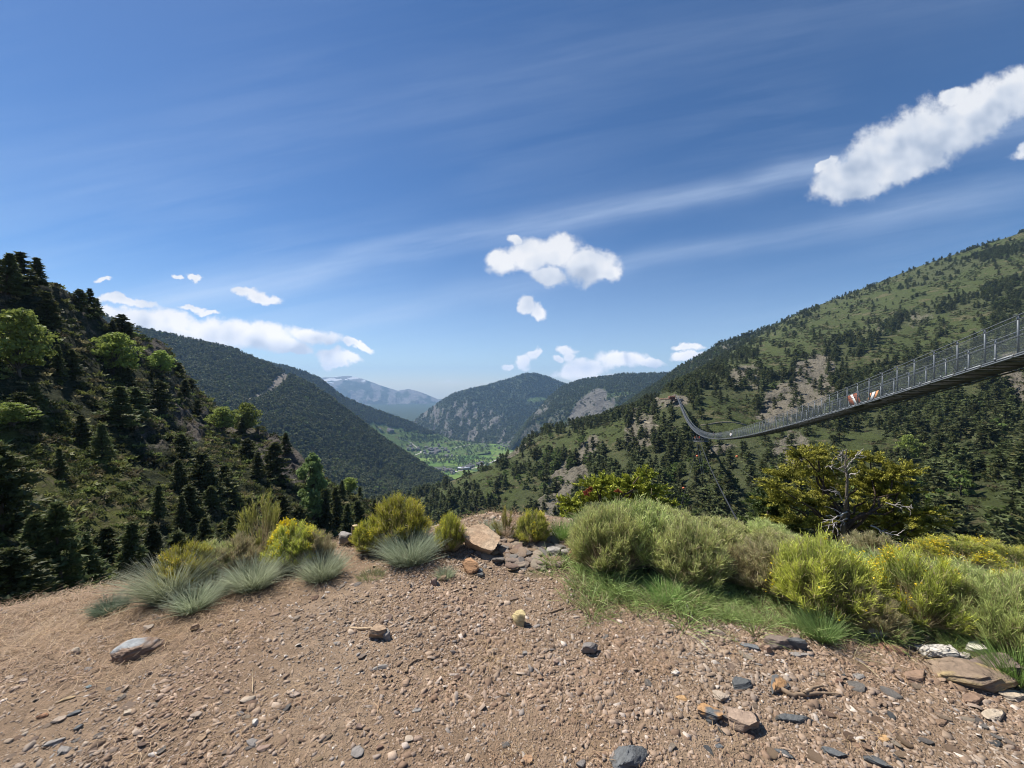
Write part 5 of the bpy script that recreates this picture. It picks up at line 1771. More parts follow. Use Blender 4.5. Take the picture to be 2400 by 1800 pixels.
stone(1121, 1290, 112, 0.72, 0.40, (0.42, 0.29, 0.18), 'big tan boulder with a slanted flat top in the middle of the terrace rim', (0.46, 0.34, 0.22), rz=-0.35, seed=5, sub=5, tilt=(0.22, 0.22), layered=0.0, sink=0.05, name='boulder', cat='boulder', cuts=9)
for a in [
    (1153, 1258, 36, .8, .5, GRY, 'grey rounded stone half hidden behind the big tan boulder'),
    (1211, 1256, 32, .6, .25, GRY, 'flat grey stone lying behind the stone pile under the flowering broom'),
    (946, 1316, 32, .8, .62, BRN, 'reddish brown block of stone below the blue green grass tuft'),
    (970, 1322, 26, .6, .3, YEL, 'low yellowish stone beside the reddish brown block'),
    (1100, 1342, 48, .8, .62, ORG, 'orange brown jagged stone in front of the big tan boulder'),
    (1126, 1346, 17, .9, .7, SLT, 'small dark stone touching the orange brown jagged stone'),
    (1128, 1354, 20, .8, .5, SLT, 'small dark stone below the orange brown jagged stone'),
    (1358, 1322, 50, .8, .85, ORG, 'upright orange stone block at the right end of the stone pile'),
    (1330, 1305, 34, .7, .55, GRY, 'grey slab leaning on the upright orange block'),
    (1300, 1305, 46, .7, .42, GRY, 'grey layered slab left of the upright orange block'),
    (816, 1276, 60, .6, .5, GRY, 'grey weathered rock beside the stump'),
    (884, 1296, 22, .7, .3, PNK, 'small pinkish stone between the stump and the grass tuft'),
    (886, 1288, 20, .7, .3, PNK, 'small pinkish stone just above another at the foot of the yellow topped broom'),
    (292, 1548, 134, .64, .30, (0.26, 0.17, 0.12), 'large slab with a blue grey flat top and brown sides at the left'),
    (340, 1480, 26, .7, .5, PAL, 'small pale stone above the large slab at the left'),
    (454, 1478, 19, .8, .7, BRN, 'small brown cube of stone right of the large slab'),
    (174, 1532, 36, .5, .4, PAL, 'pale stone just left of the large slab'),
    (202, 1572, 25, .7, .4, GRY, 'grey stone below the left end of the large slab'),
    (206, 1612, 20, .6, .3, (0.17, 0.21, 0.21), 'small blue green stone lower left of the large slab'),
    (152, 1643, 38, .4, .3, YEL, 'yellowish sliver of stone at the lower left'),
    (170, 1676, 32, .5, .4, SLT, 'dark stone below the yellowish sliver at the lower left'),
    (98, 1682, 30, .6, .5, ORG, 'orange stone near the lower left corner'),
    (51, 1598, 30, .5, .3, PAL, 'pale pink flat stone at the left edge'),
    (20, 1590, 26, .6, .3, PAL, 'cream flat stone touching the left edge of the photo'),
    (134, 1692, 32, .7, .4, PAL, 'buff stone right of the orange stone at the lower left'),
    (177, 1712, 23, .8, .6, SLT, 'small black stone at the lower left'),
    (145, 1764, 48, .5, .25, GRY, 'long grey flake near the lower left corner'),
    (119, 1744, 50, .4, .25, GRY, 'long grey flake just above another near the lower left corner'),
    (354, 1772, 26, .6, .4, WHT, 'small white stone at the bottom left'),
    (456, 1680, 34, .6, .35, PAL, 'pale stone in the lower left quarter of the dirt'),
    (300, 1674, 32, .6, .45, PAL, 'cream stone left of the centre of the lower left quarter'),
    (579, 1645, 38, .6, .45, PAL, 'pale buff stone below the thin upright stick'),
    (562, 1677, 27, .7, .5, GRY, 'grey stone under the pale buff stone'),
    (595, 1698, 20, .9, .9, WHT, 'small upright whitish stone under the grey one'),
    (588, 1746, 38, .7, .35, GRY, 'oval grey stone at the bottom left of the middle'),
    (614, 1758, 36, .6, .3, PNK, 'oval pinkish stone beside the oval grey one'),
    (687, 1632, 30, .7, .3, PAL, 'light brown flat stone left of the middle'),
    (467, 1733, 32, .7, .35, BRN, 'brown disc of stone at the bottom left'),
    (324, 1703, 22, .7, .8, BRN, 'dark brown upright stone at the bottom left'),
    (884, 1496, 42, .7, .6, TAN, 'tan stone with a dark side under the pale stick'),
    (904, 1499, 30, .8, .6, GRY, 'grey stone leaning on the tan one under the pale stick'),
    (1216, 1464, 38, .8, .85, YEL, 'bright yellow stone alone in the middle of the dirt'),
    (1386, 1532, 50, .6, .5, GRY, 'grey and white wedge shaped stone right of the middle'),
    (1237, 1790, 40, .9, .35, (0.46, 0.29, 0.16), 'rounded orange tan stone at the bottom edge'),
    (1477, 1792, 112, .5, .25, SLT, 'large dark slate slab at the bottom edge of the photo'),
    (1364, 1797, 32, .8, .5, GRY, 'grey stone left of the large dark slate slab'),
    (1510, 1756, 40, .5, .3, TAN, 'tan flake behind the large dark slate slab'),
    (840, 1708, 22, .8, .7, PNK, 'squarish pinkish stone in the bottom middle left'),
    (836, 1768, 44, .8, .25, GRY, 'flat grey stone with ripples near the bottom edge'),
    (1017, 1372, 20, .8, .9, PNK, 'small upright tan cube of stone left of the middle'),
    (1040, 1362, 24, .6, .5, BRN, 'brown stone right of the small upright tan cube'),
    (1230, 1536, 16, .8, .4, GRY, 'small round grey stone below the yellow one'),
    (1303, 1556, 18, .8, .5, PNK, 'small pink grey stone between the yellow stone and the wedge'),
    (1267, 1594, 19, .8, .7, BRN, 'small dark brown stone in the centre of the dirt'),
    (959, 1737, 28, .7, .4, PAL, 'pale triangular stone at the bottom middle'),
    (981, 1735, 28, .7, .4, PNK, 'pinkish stone right of the pale triangular one'),
    (890, 1755, 24, .6, .5, BRN, 'brown stone above the bottom edge left of the middle'),
    (1274, 1660, 24, .8, .5, PAL, 'pale upright stone in the lower middle'),
    (890, 1567, 42, .4, .35, GRY, 'long grey stone left of the middle'),
    (974, 1670, 27, .7, .25, GRY, 'flat grey disc in the lower middle'),
    (1408, 1653, 24, .8, .3, SLT, 'flat blue grey disc right of the lower middle'),
    (1585, 1580, 30, .6, .5, WHT, 'small white stone left of the pair of slates'),
    (1600, 1640, 34, .7, .25, ORG, 'flat orange stone left of the pair of slates'),
    (1840, 1520, 88, .5, .26, (0.25, 0.20, 0.155), 'large grey layered slab at the edge of the green grass'),
    (1872, 1520, 50, .6, .5, SLT, 'black slate chunk on the right end of the large grey slab'),
    (1803, 1532, 28, .7, .7, TAN, 'tan block below the large grey layered slab'),
    (1759, 1520, 42, .6, .2, SLT, 'thin blue slate left of the large grey layered slab'),
    (1880, 1540, 62, .35, .15, GRY, 'long thin grey slab below the black slate chunk'),
    (1831, 1553, 28, .5, .2, WHT, 'small white flake below the tan block'),
    (1685, 1488, 32, .6, .4, PAL, 'pale stone on the rim of the green grass'),
    (1743, 1614, 60, .7, .22, SLT, 'blue grey slate lying alone right of the middle'),
    (1692, 1642, 52, .7, .5, PAL, 'pale cream stone between the blue grey slates'),
    (1669, 1690, 60, .75, .36, SLT, 'dark slate with an orange stain touching the tan slab'),
    (1737, 1706, 92, .6, .30, PNK, 'tan grey rectangular slab beside the dark stained slate'),
    (1830, 1618, 68, .6, .30, SLT, 'slate with an orange top at the end of the driftwood'),
    (1870, 1690, 96, .22, .10, SLT, 'long narrow slate sunk in the dirt at the lower right'),
    (2103, 1528, 70, .55, .22, (0.36, 0.20, 0.13), 'reddish flat slab between the two white rocks'),
    (2067, 1496, 52, .7, .5, WHT, 'small white rock under the brooms at the right'),
    (2302, 1540, 56, .7, .55, WHT, 'pointed white rock at the right end of the white outcrop'),
    (2153, 1594, 80, .4, .16, TAN, 'long tan slab in front of the white outcrop'),
    (2247, 1600, 54, .8, .55, GRY, 'grey block of stone below the white outcrop'),
    (2378, 1640, 76, .4, .16, PAL, 'long pale slab at the right edge'),
    (2287, 1646, 84, .3, .14, TAN, 'long tan slab below the grey block at the right'),
    (2016, 1590, 34, .8, .25, GRY, 'round grey flat stone right of the driftwood'),
    (1969, 1602, 24, .7, .6, BRN, 'small dark brown stone right of the driftwood'),
    (1839, 1770, 52, .5, .18, SLT, 'blue slate flake near the bottom right'),
    (1954, 1770, 60, .4, .18, SLT, 'dark blue slate flake near the bottom right'),
    (2027, 1756, 46, .4, .3, BRN, 'brown thin stone above the bottom right slates'),
    (2063, 1796, 64, .5, .2, SLT, 'blue grey slate at the bottom edge on the right'),
    (1687, 1753, 22, .8, .3, SLT, 'small blue grey stone at the bottom right of the middle'),
    (2208, 1700, 48, .4, .3, BRN, 'brown stone with a dark shadow near the right edge'),
    (2077, 1736, 38, .5, .25, ORG, 'orange brown flake near the bottom right'),
    (1915, 1491, 24, .9, .8, TAN, 'tan cube of stone at the foot of the green grass tuft'),
    (2341, 1684, 80, .35, .18, PAL, 'long pale slab near the right edge of the dirt')]:
    px, py, w, ar, th, col, lab = a
    c2 = None
    if 'orange top' in lab or 'orange stain' in lab:
        c2 = (0.46, 0.27, 0.12, 1)
    if 'blue grey flat top' in lab:
        c2 = (0.27, 0.28, 0.28, 1)
    if py > 1560 and w < 60:
        th *= 0.6
        w *= 0.88
    stone(px, py, w, ar, th, col, lab, c2, sub=4 if w > 40 else 3, layered=0.35 if w > 40 else 0.0, sink=0.12 if th > 0.3 else 0.25)
# the white outcrop and the bedded slate ledge at the right
stone(2215, 1548, 84, .5, .34, WHT, 'rugged white quartz outcrop under the brooms at the right', (0.50, 0.46, 0.40), sub=5, seed=9, rough=0.30, layered=0, cuts=5, name='rock_outcrop', cat='rock')
stone(2172, 1534, 44, .6, .34, WHT, 'low white quartz lump on the left of the rugged white outcrop', (0.45, 0.40, 0.34), sub=4, seed=29, rough=0.28, layered=0, cuts=5)
stone(2256, 1552, 52, .5, .34, WHT, 'cracked white quartz lump on the right of the rugged white outcrop', (0.45, 0.40, 0.34), sub=4, seed=39, rough=0.28, layered=0, cuts=5)
stone(2290, 1604, 170, .5, .24, (0.25, 0.185, 0.13), 'bedded brown slate ledge with a yellow lichen patch at the right', (0.36, 0.27, 0.14), sub=5, seed=13, rough=0.07, layered=0.5, tilt=(0.12, -0.22), rz=-0.35, name='rock_ledge', cat='rock')
stone(2370, 1590, 130, .5, .30, (0.22, 0.17, 0.14), 'bedded reddish slate ledge touching the right edge of the photo', sub=5, seed=17, rough=0.07, layered=0.5, tilt=(0.12, -0.25), rz=-0.4, name='rock_ledge', cat='rock')

CN_ = {id(PAL): 'buff', id(TAN): 'tan', id(GRY): 'grey', id(PNK): 'pinkish brown', id(SLT): 'dark slate', id(BRN): 'brown'}


def fill_stones(n, samp, wr, cols, label, group, th=(0.2, 0.5), sub=3):
    proto = []
    for k in range(6):
        V, Fc, c = rock_mesh(900 + k * 7 + len(label), sub if sub < 3 else 2, 1, random.uniform(.55, .85), 1, 10, 0.05, cols[k % len(cols)], 0)
        V[:, 2] -= 1
        proto.append(mesh_from('stone', V, Fc, M_STONE, c))
    for i in range(n):
        px, py = samp()
        p = ghit(px, py); w = random.uniform(*wr) / F * p[1] / 2; t = random.uniform(*th)
        nm_ = CN_[id(cols[(i % 6) % len(cols)])]
        lb = beside(('thin ' if t < 0.22 else 'thick ' if t > 0.36 else '') + nm_ + (' stone' if w / p[1] * F > 13 else ' chip'), px, py, S_MARKS) or label
        o = link('stone', proto[i % 6], None, (p[0], p[1], p[2] + w * t * 0.2), label=lb, category='stone', group=group)
        o.scale = (w, w, w * t)
        o.rotation_euler = (random.gauss(0, .16), random.gauss(0, .16), random.uniform(0, 6.28))


def s_pile():
    while True:
        x, y = random.uniform(1120, 1345), random.uniform(1248, 1340)
        if ((x - 1237) / 108) ** 2 + ((y - 1292) / 44) ** 2 < 1:
            return x, y


fill_stones(110, s_pile, (20, 52), [PAL, TAN, PAL, PNK, PAL, GRY], 'flat buff or grey stone in the heap behind the big tan boulder', 'stones heaped on the terrace rim', (0.12, 0.34))
fill_stones(60, lambda: (random.uniform(1650, 2380), random.uniform(1540, 1780)), (16, 46), [PNK, GRY, TAN, SLT, PAL, BRN], 'flat schist chip on the stony right part of the terrace', 'schist chips at the right', (0.08, 0.2))
fill_stones(50, lambda: (random.uniform(20, 820), random.uniform(1600, 1790)), (14, 34), [PNK, PAL, GRY, BRN, TAN, PNK], 'small flat schist chip on the lower left of the terrace', 'schist chips at the lower left', (0.08, 0.22))
fill_stones(24, lambda: (random.uniform(820, 1650), random.uniform(1480, 1790)), (14, 28), [PNK, PAL, GRY, BRN, TAN, PAL], 'small schist chip on the dirt in the middle of the terrace', 'schist chips in the middle', (0.1, 0.28))
fill_stones(20, lambda: (random.uniform(480, 1250), random.uniform(1370, 1470)), (14, 26), [PNK, PAL, GRY, BRN, TAN, PAL], 'small schist chip on the dirt below the grass tufts', 'schist chips below the tufts', (0.1, 0.3))

# gravel that nobody could count
CHIPS = []
for k in range(12):
    g_ = np.random.default_rng(500 + k)
    m = g_.integers(3, 6)
    a = np.sort((np.arange(m) + g_.uniform(-.32, .32, m)) / m * 6.283)
    asp = g_.uniform(0.38, 0.8); th_ = g_.uniform(0.12, 0.26)
    rad = g_.uniform(0.7, 1.25, m)
    lo_ = np.stack([rad * np.cos(a), rad * np.sin(a) * asp, 0 * a - th_], 1)
    up_ = lo_ * [g_.uniform(.85, 1.0), g_.uniform(.85, 1.0), 0] + [g_.uniform(-.1, .1), g_.uniform(-.1, .1), 0]
    up_[:, 2] = th_ * (0.7 + 0.6 * g_.random(m))
    V = np.concatenate([lo_, up_, [[0, 0, th_ * 0.98]]])
    q_ = np.array([[i_, (i_ + 1) % m, m + (i_ + 1) % m, m + i_] for i_ in range(m)])
    t_c = np.array([[m + i_, m + (i_ + 1) % m, 2 * m] for i_ in range(m)])
    CHIPS.append(mesh_from('chip_kind', V, [t_c, q_], M_GRAVEL))
n = 280000
y = 0.9 + 4.5 * RNG.random(n) ** 1.15; x = RNG.uniform(-1.5, 1.5, n) * (y + 0.3)
e = np.interp(x, EX, EY)
patch = fbm(x * 1.3, y * 1.3, 4, 555) + 0.35 * sstep(0.4, 2.2, x) * sstep(4.0, 2.0, y)
straw = sstep(-1.5, -2.3, x + (y - 2.8) * 0.3) * sstep(1.9, 2.6, y)
keep = (y < e + 0.5) & (RNG.random(n) < np.clip(0.60 + 1.0 * patch, 0.25, 1)) & (RNG.random(n) > in_grass(x, y) * 0.93) & (RNG.random(n) > straw * 0.55)
x, y = x[keep], y[keep]; n = len(x)
s = np.clip(np.exp(RNG.normal(math.log(0.0052), 0.60, n)), 0.0022, 0.024) * (0.85 + 0.12 * y) * (1 + 0.4 * np.clip(patch[keep], 0, 1))
rot = rot_z(n, 0.36)
scatter_object('gravel', np.stack([x, y, gz(x, y) + s * 0.05], 1), rot, s, CHIPS, label='countless small schist chips covering the dirt')

# ------------------------------------------------------------------ sticks and stump
M_WOOD = mat_simple('weathered_wood', (0.24, 0.17, 0.11), 0.9, 0, 0.3, 30)
M_WOODP = mat_simple('pale_wood', (0.50, 0.37, 0.23), 0.85, 0, 0.2, 30)
M_WOODW = mat_simple('bleached_wood', (0.52, 0.48, 0.43), 0.85, 0, 0.2, 30)


def stick(name, pts, r, mat, label, cat='stick', lift=0.006, taper=0.6):
    P = []
    for q in pts:
        g = ghit(q[0], q[1]); P.append([g[0], g[1], g[2] + lift + (q[2] if len(q) > 2 else 0)])
    P = np.array(P); t = np.linspace(0, len(P) - 1, 14)
    Q = np.stack([np.interp(t, np.arange(len(P)), P[:, i]) for i in range(3)], 1)
    Q += RNG.normal(size=Q.shape) * r * 0.25
    V, Fq = tubes((Q - Q[0])[None], (r * np.linspace(1, taper, 14) * RNG.uniform(.85, 1.15, 14))[None], 8)
    return link(name, mesh_from(name, V, Fq, mat, smooth=True), None, tuple(Q[0]), label=label, category=cat)


stick('stick', [(820, 1474), (850, 1476), (884, 1474)], 0.009, M_WOODP, 'pale yellow stick lying above the tan stone left of the middle')
stick('stick', [(984, 1462), (1000, 1448), (1018, 1436)], 0.007, M_WOOD, 'brown twig slanting up to the right near the middle')
stick('stick', [(1282, 1440), (1310, 1430), (1334, 1424)], 0.006, M_WOOD, 'thin dark twig near the corner of the green grass')
stick('stick', [(952, 1578), (957, 1560), (975, 1550), (992, 1546)], 0.007, M_WOOD, 'forked dark twig left of the middle')
stick('stick', [(592, 1625, 0.0), (592, 1600, 0.02), (591, 1590, 0.05)], 0.003, M_WOODP, 'thin dry straw sticking up at the left')
stick('stick', [(1602, 1412, .02), (1612, 1432, .02), (1624, 1452)], 0.006, M_WOODW, 'bleached white stick at the lower rim of the green grass')
stick('stick', [(1884, 1634), (1912, 1618), (1930, 1616)], 0.008, M_WOOD, 'short side branch of the curved brown root', 'stick', lift=0.02)
stick('driftwood', [(1818, 1612), (1852, 1632), (1884, 1634), (1925, 1627), (1968, 1632)], 0.013, M_WOOD, 'curved brown root lying to the right of the orange topped slate', 'root', lift=0.012, taper=0.3)
g = ghit(832, 1278)
st = empty('stump', tuple(g), 'short weathered wooden stump at the rim of the terrace', 'stump')
t_ = np.linspace(0, 1, 6)
V, Fq = tubes(np.stack([0.01 * np.sin(t_ * 5), 0 * t_, t_ * 0.21 - 0.02], 1)[None], (0.030 * (1.15 - 0.25 * t_))[None], 10)
link('post_shaft', mesh_from('post_shaft', V, Fq, M_WOOD, smooth=True), st)
V, Fq = tubes(np.array([[[0.0, 0, 0.188], [0.0, 0, 0.198]]]), np.full((1, 2), 0.026), 10)
V2 = np.array([[0.026 * math.cos(a), 0.026 * math.sin(a), 0.199] for a in np.arange(10) / 10 * 6.283] + [[0, 0, 0.196]])
link('cut_top', mesh_from('cut_top', V2, np.array([[i, (i + 1) % 10, 10] for i in range(10)]), M_WOODP), st)

# ------------------------------------------------------------------ brooms, tufts and grass
def broom_parts(seed, stems=60, twigs=5600, green=(0.13, 0.17, 0.055), tip=(0.26, 0.28, 0.055), wood=(0.42, 0.32, 0.21), flowers=0, fsize=1.0, spread=1.0, bare=0.52, dead=0.12):
    """unit broom: 1 m wide, 1 m high"""
    g = np.random.default_rng(seed)
    th = np.arccos(1 - g.random(stems) * (0.80 * spread)); az = g.random(stems) * 6.283
    outw = np.stack([np.sin(th) * np.cos(az), np.sin(th) * np.sin(az), np.cos(th)], 1)
    lump = 1 + 0.07 * np.sin(az * 3 + seed) - 0.16 * g.random(stems) ** 2
    end = outw * np.stack([0.44 * lump, 0.44 * lump, 0.80 * lump], 1)
    root = np.stack([g.normal(size=stems) * 0.045, g.normal(size=stems) * 0.045, 0 * th - 0.02], 1)
    mid = root * 0.5 + end * [0.62, 0.62, 0.32]
    t = np.linspace(0, 1, 9)[None, :, None]
    P = root[:, None] * (1 - t) ** 2 + 2 * mid[:, None] * t * (1 - t) + end[:, None] * t * t
    P += g.normal(size=P.shape) * 0.008
    R = np.linspace(0.0075, 0.0026, 9)[None, :] * g.uniform(0.6, 1.4, (stems, 1))
    sv, sf = tubes(P, R, 4)
    sc = np.tile(np.array(wood), (len(sv), 1)) * np.repeat(g.uniform(0.7, 1.5, (stems, 1)), 36, axis=0)
    i = g.integers(0, stems, twigs)
    f = bare + (1 - bare) * g.random(twigs) ** 0.8
    k = f * 8; k0 = np.clip(k.astype(int), 0, 7); fr = (k - k0)[:, None]
    b = P[i, k0] * (1 - fr) + P[i, k0 + 1] * fr
    tg = P[i, k0 + 1] - P[i, k0]; tg /= np.linalg.norm(tg, axis=1, keepdims=True)
    d = tg * 0.45 + outw[i] * 0.40 + g.normal(size=(twigs, 3)) * 0.34 + [0, 0, 0.50]
    d /= np.linalg.norm(d, axis=1, keepdims=True)
    L = g.uniform(0.08, 0.22, twigs) * (1.15 - 0.5 * f)
    u = np.linspace(0, 1, 4)[None, :, None]
    Q = b[:, None] + d[:, None] * (u * L[:, None, None]) + np.array([0, 0, 1.0]) * (u ** 2 * 0.25 * L[:, None, None])
    W = np.linspace(1.0, 0.55, 4)[None] * g.uniform(0.0014, 0.0026, (twigs, 1))
    V1, F1 = ribbons(Q, W, g.normal(size=(twigs, 1, 3)))
    # finer side twigs near the ends
    m = twigs * 2
    j = g.integers(0, twigs, m); q = g.random((m, 1))
    b2 = Q[j, 1] * (1 - q) + Q[j, 3] * q
    d2 = (Q[j, 3] - Q[j, 1]); d2 /= np.linalg.norm(d2, axis=1, keepdims=True)
    d2 = d2 + g.normal(size=(m, 3)) * 0.34; d2 /= np.linalg.norm(d2, axis=1, keepdims=True)
    L2 = g.uniform(0.03, 0.09, m)
    u2 = np.linspace(0, 1, 2)[None, :, None]
    Q2 = b2[:, None] + d2[:, None] * (u2 * L2[:, None, None])
    V2, F2 = ribbons(Q2, np.repeat(g.uniform(0.0011, 0.0019, (m, 1)), 2, axis=1), g.normal(size=(m, 1, 3)))

    def colour(Z, R_, n, rep):
        hh = np.clip(np.linalg.norm(Z * [1.9, 1.9, 1.05], axis=1), 0, 1.2)
        k = sstep(0.62, 1.05, hh)[:, None]; low = sstep(0.66, 0.36, hh)[:, None]
        c = np.array(green) * (1 - k) + np.array(tip) * k
        c = c * (1 - 0.9 * low) + np.array(wood) * 0.9 * low
        dd = (g.random((n, 1)) < dead)
        per = g.uniform(0.5, 1.6, (n, 1))
        per = np.repeat(per, rep, axis=0); dd = np.repeat(dd, rep, axis=0)
        return np.where(dd, np.array([0.46, 0.37, 0.23]), c) * per
    c1 = colour(V1, None, twigs, 8); c2 = colour(V2, None, m, 4)
    m3 = int(twigs * 0.10)
    th3 = g.uniform(0.55, 1.35, m3); az3 = g.random(m3) * 6.283
    d3 = np.stack([np.sin(th3) * np.cos(az3), np.sin(th3) * np.sin(az3), np.cos(th3)], 1)
    b3 = np.stack([np.cos(az3), np.sin(az3), 0 * az3], 1) * g.uniform(0, 0.12, (m3, 1))
    L3 = g.uniform(0.18, 0.46, m3); u3 = np.linspace(0, 1, 5)[None, :, None]
    Q3 = b3[:, None] + d3[:, None] * (u3 * L3[:, None, None]) + np.array([0, 0, 1.0]) * (u3 ** 2 * 0.35 * L3[:, None, None]) + np.cumsum(g.normal(size=(m3, 5, 3)) * 0.006, 1)
    V3, F3 = ribbons(Q3, np.linspace(1.0, 0.5, 5)[None] * g.uniform(0.0016, 0.0034, (m3, 1)), g.normal(size=(m3, 1, 3)))
    c3 = np.repeat(np.array([0.52, 0.41, 0.27]) * g.uniform(0.5, 1.35, (m3, 1)), 10, axis=0)
    Vt, Ft, Ct = merge([(V1, F1, c1), (V2, F2, c2), (V3, F3, c3)])
    fl = None
    if flowers:
        top = Q[:, 3]
        hh = np.linalg.norm(top * [1.9, 1.9, 1.05], axis=1) * (0.7 + 0.5 * sstep(-0.2, 0.3, fbm(top[:, 0] * 4, top[:, 1] * 4, 3, seed)))
        idx = np.argsort(-hh - 0.25 * g.random(twigs))[:flowers]
        C = top[idx] + g.normal(size=(flowers, 3)) * 0.012
        s = fsize * g.uniform(0.006, 0.012, (flowers, 1))
        a = g.normal(size=(flowers, 3)); a /= np.linalg.norm(a, axis=1, keepdims=True)
        bb = np.cross(a, g.normal(size=(flowers, 3))); bb /= np.linalg.norm(bb, axis=1, keepdims=True)
        Vf = np.stack([C + a * s, C + bb * s, C - a * s, C - bb * s], 1).reshape(-1, 3)
        Cf = np.repeat(np.array([0.85, 0.62, 0.02]) * g.uniform(0.75, 1.15, (flowers, 1)), 4, axis=0)
        fl = (Vf, np.arange(4 * flowers).reshape(-1, 4), Cf)
    return (sv, sf, sc), (Vt, Ft, Ct), fl


BKIND = {
    'green': dict(seed=1, stems=120, twigs=10000, green=(0.30, 0.355, 0.13), tip=(0.56, 0.60, 0.22)),
    'green2': dict(seed=2, stems=105, twigs=9500, green=(0.29, 0.335, 0.125), tip=(0.55, 0.57, 0.22), dead=0.22),
    'yellow': dict(seed=3, stems=115, twigs=10000, green=(0.27, 0.325, 0.095), tip=(0.66, 0.68, 0.13), flowers=120),
    'bloom': dict(seed=4, stems=105, twigs=9000, green=(0.26, 0.31, 0.09), tip=(0.62, 0.62, 0.11), flowers=700),
    'brown': dict(seed=5, stems=70, twigs=6000, green=(0.25, 0.24, 0.12), tip=(0.36, 0.35, 0.16), dead=0.5),
    'sparse': dict(seed=6, stems=22, twigs=2000, green=(0.26, 0.26, 0.075), tip=(0.46, 0.44, 0.10), bare=0.55, spread=1.2),
    'olive': dict(seed=7, stems=90, twigs=9000, green=(0.21, 0.23, 0.055), tip=(0.52, 0.50, 0.07), flowers=160),
    'flower': dict(seed=8, stems=60, twigs=6000, green=(0.22, 0.25, 0.06), tip=(0.50, 0.48, 0.08), flowers=2600, fsize=2.6)}
BMESH = {}
for k, v in BKIND.items():
    s_, t_, f_ = broom_parts(**v)
    BMESH[k] = (mesh_from('stems', s_[0], s_[1], M_TWIG, s_[2]), mesh_from('twigs', t_[0], t_[1], M_TWIG, t_[2]), mesh_from('flowers', f_[0], f_[1], M_TWIG, f_[2]) if f_ else None)


def broom(kind, px, pyb, wpx, hpx, label, D=None, depth=1.0, rz=None):
    """px, pyb: foot; wpx, hpx: size in the photograph"""
    if D is None:
        p = ghit(px, pyb)
    else:
        p = unproj(px, pyb, D)
    w = wpx / F * p[1]; h = hpx / F * p[1]
    if D is None and wpx > 140:
        k = 1 + 0.32 * w / p[1]
        p = np.array([p[0] * k, p[1] * k, 0.0]); p[2] = float(gz(p[0], p[1])); w *= k; h *= k * 1.0
        h = max(h, (EYE - (pyb - hpx - 900) / F * p[1]) - p[2])
        h *= 0.84 if px > 1300 else 0.92
    t = empty('broom_bush', tuple(p), label, 'bush', 'broom bushes along the terrace rim')
    t.scale = (w, w * depth, h)
    t.rotation_euler = (0, 0, 0)
    a, b, c = BMESH[kind]
    r = rz if rz is not None else random.uniform(0, 6.28)
    for nm, me in (('stems', a), ('twigs', b), ('flowers', c)):
        if me:
            o = link(nm, me, t); o.rotation_euler = (0, 0, r)
            o['kind'] = 'stuff'
    return t


for a in [
    ('sparse', 612, 1305, 120, 165, 'sparse olive broom on a bare crooked stem at the left'),
    ('bloom', 690, 1322, 140, 112, 'broom with a bright yellow flower cluster right of the sparse one'),
    ('brown', 735, 1322, 110, 90, 'low straw coloured broom at the right foot of the flowering one'),
    ('olive', 440, 1375, 140, 115, 'small green broom with a yellowish top behind the grass tufts at the left'),
    ('green2', 500, 1370, 150, 95, 'low green broom right of the one with the yellowish top'),
    ('brown', 560, 1340, 130, 95, 'greyish broom behind the blue green tufts at the left'),
    ('olive', 935, 1298, 158, 140, 'dome shaped broom with a yellow green top left of the boulder'),
    ('olive', 868, 1290, 90, 85, 'small olive broom between the stump and the dome shaped broom'),
    ('olive', 1055, 1290, 84, 98, 'narrow olive broom touching the left side of the big boulder'),
    ('sparse', 1182, 1258, 62, 84, 'small thin broom with yellow tips behind the boulder'),
    ('bloom', 1246, 1268, 90, 84, 'small broom with orange yellow flowers above the stone heap'),
    ('green', 1425, 1362, 190, 200, 'big round green broom right of the stone heap'),
    ('green', 1500, 1345, 220, 190, 'big green broom joined to the round one on its right'),
    ('green2', 1610, 1390, 190, 200, 'big green broom with bare trunks above the grass patch'),
    ('green2', 1665, 1345, 180, 140, 'green broom half hidden behind the one with bare trunks'),
    ('brown', 1725, 1365, 120, 100, 'brownish dry broom in the dip between the large ones'),
    ('brown', 1790, 1410, 190, 150, 'grey brown broom left of the tall yellow green one'),
    ('green2', 1820, 1330, 170, 80, 'low green broom behind the grey brown one under the juniper'),
    ('yellow', 1925, 1475, 240, 240, 'tall broom with glowing yellow green tips at the right'),
    ('green2', 1870, 1400, 180, 140, 'green broom on the left flank of the tall yellow green one'),
    ('brown', 2045, 1480, 130, 120, 'dead brown broom at the foot of the tall yellow green one'),
    ('bloom', 2150, 1500, 220, 225, 'large broom covered in yellow flowers near the right edge'),
    ('green', 2265, 1470, 190, 150, 'green broom right of the large flowering one'),
    ('green2', 2250, 1520, 180, 160, 'green broom in front of the flowering ones at the right'),
    ('green', 2370, 1580, 230, 250, 'large green broom in the right corner by the slate ledge'),
    ('bloom', 2400, 1470, 200, 120, 'flowering broom touching the right edge of the photo'),
    ('green2', 2480, 1600, 240, 240, 'green broom cut by the right edge of the photo'),
    ('olive', 20, 1412, 120, 52, 'low yellow green broom peeping over the rim in the left corner'),
    ('flower', 672, 1312, 84, 104, 'bright yellow flowering crown in the middle of the left group of brooms'),
    ('green2', 1400, 1320, 150, 150, 'green broom on the left shoulder of the big round broom')]:
    broom(*a)
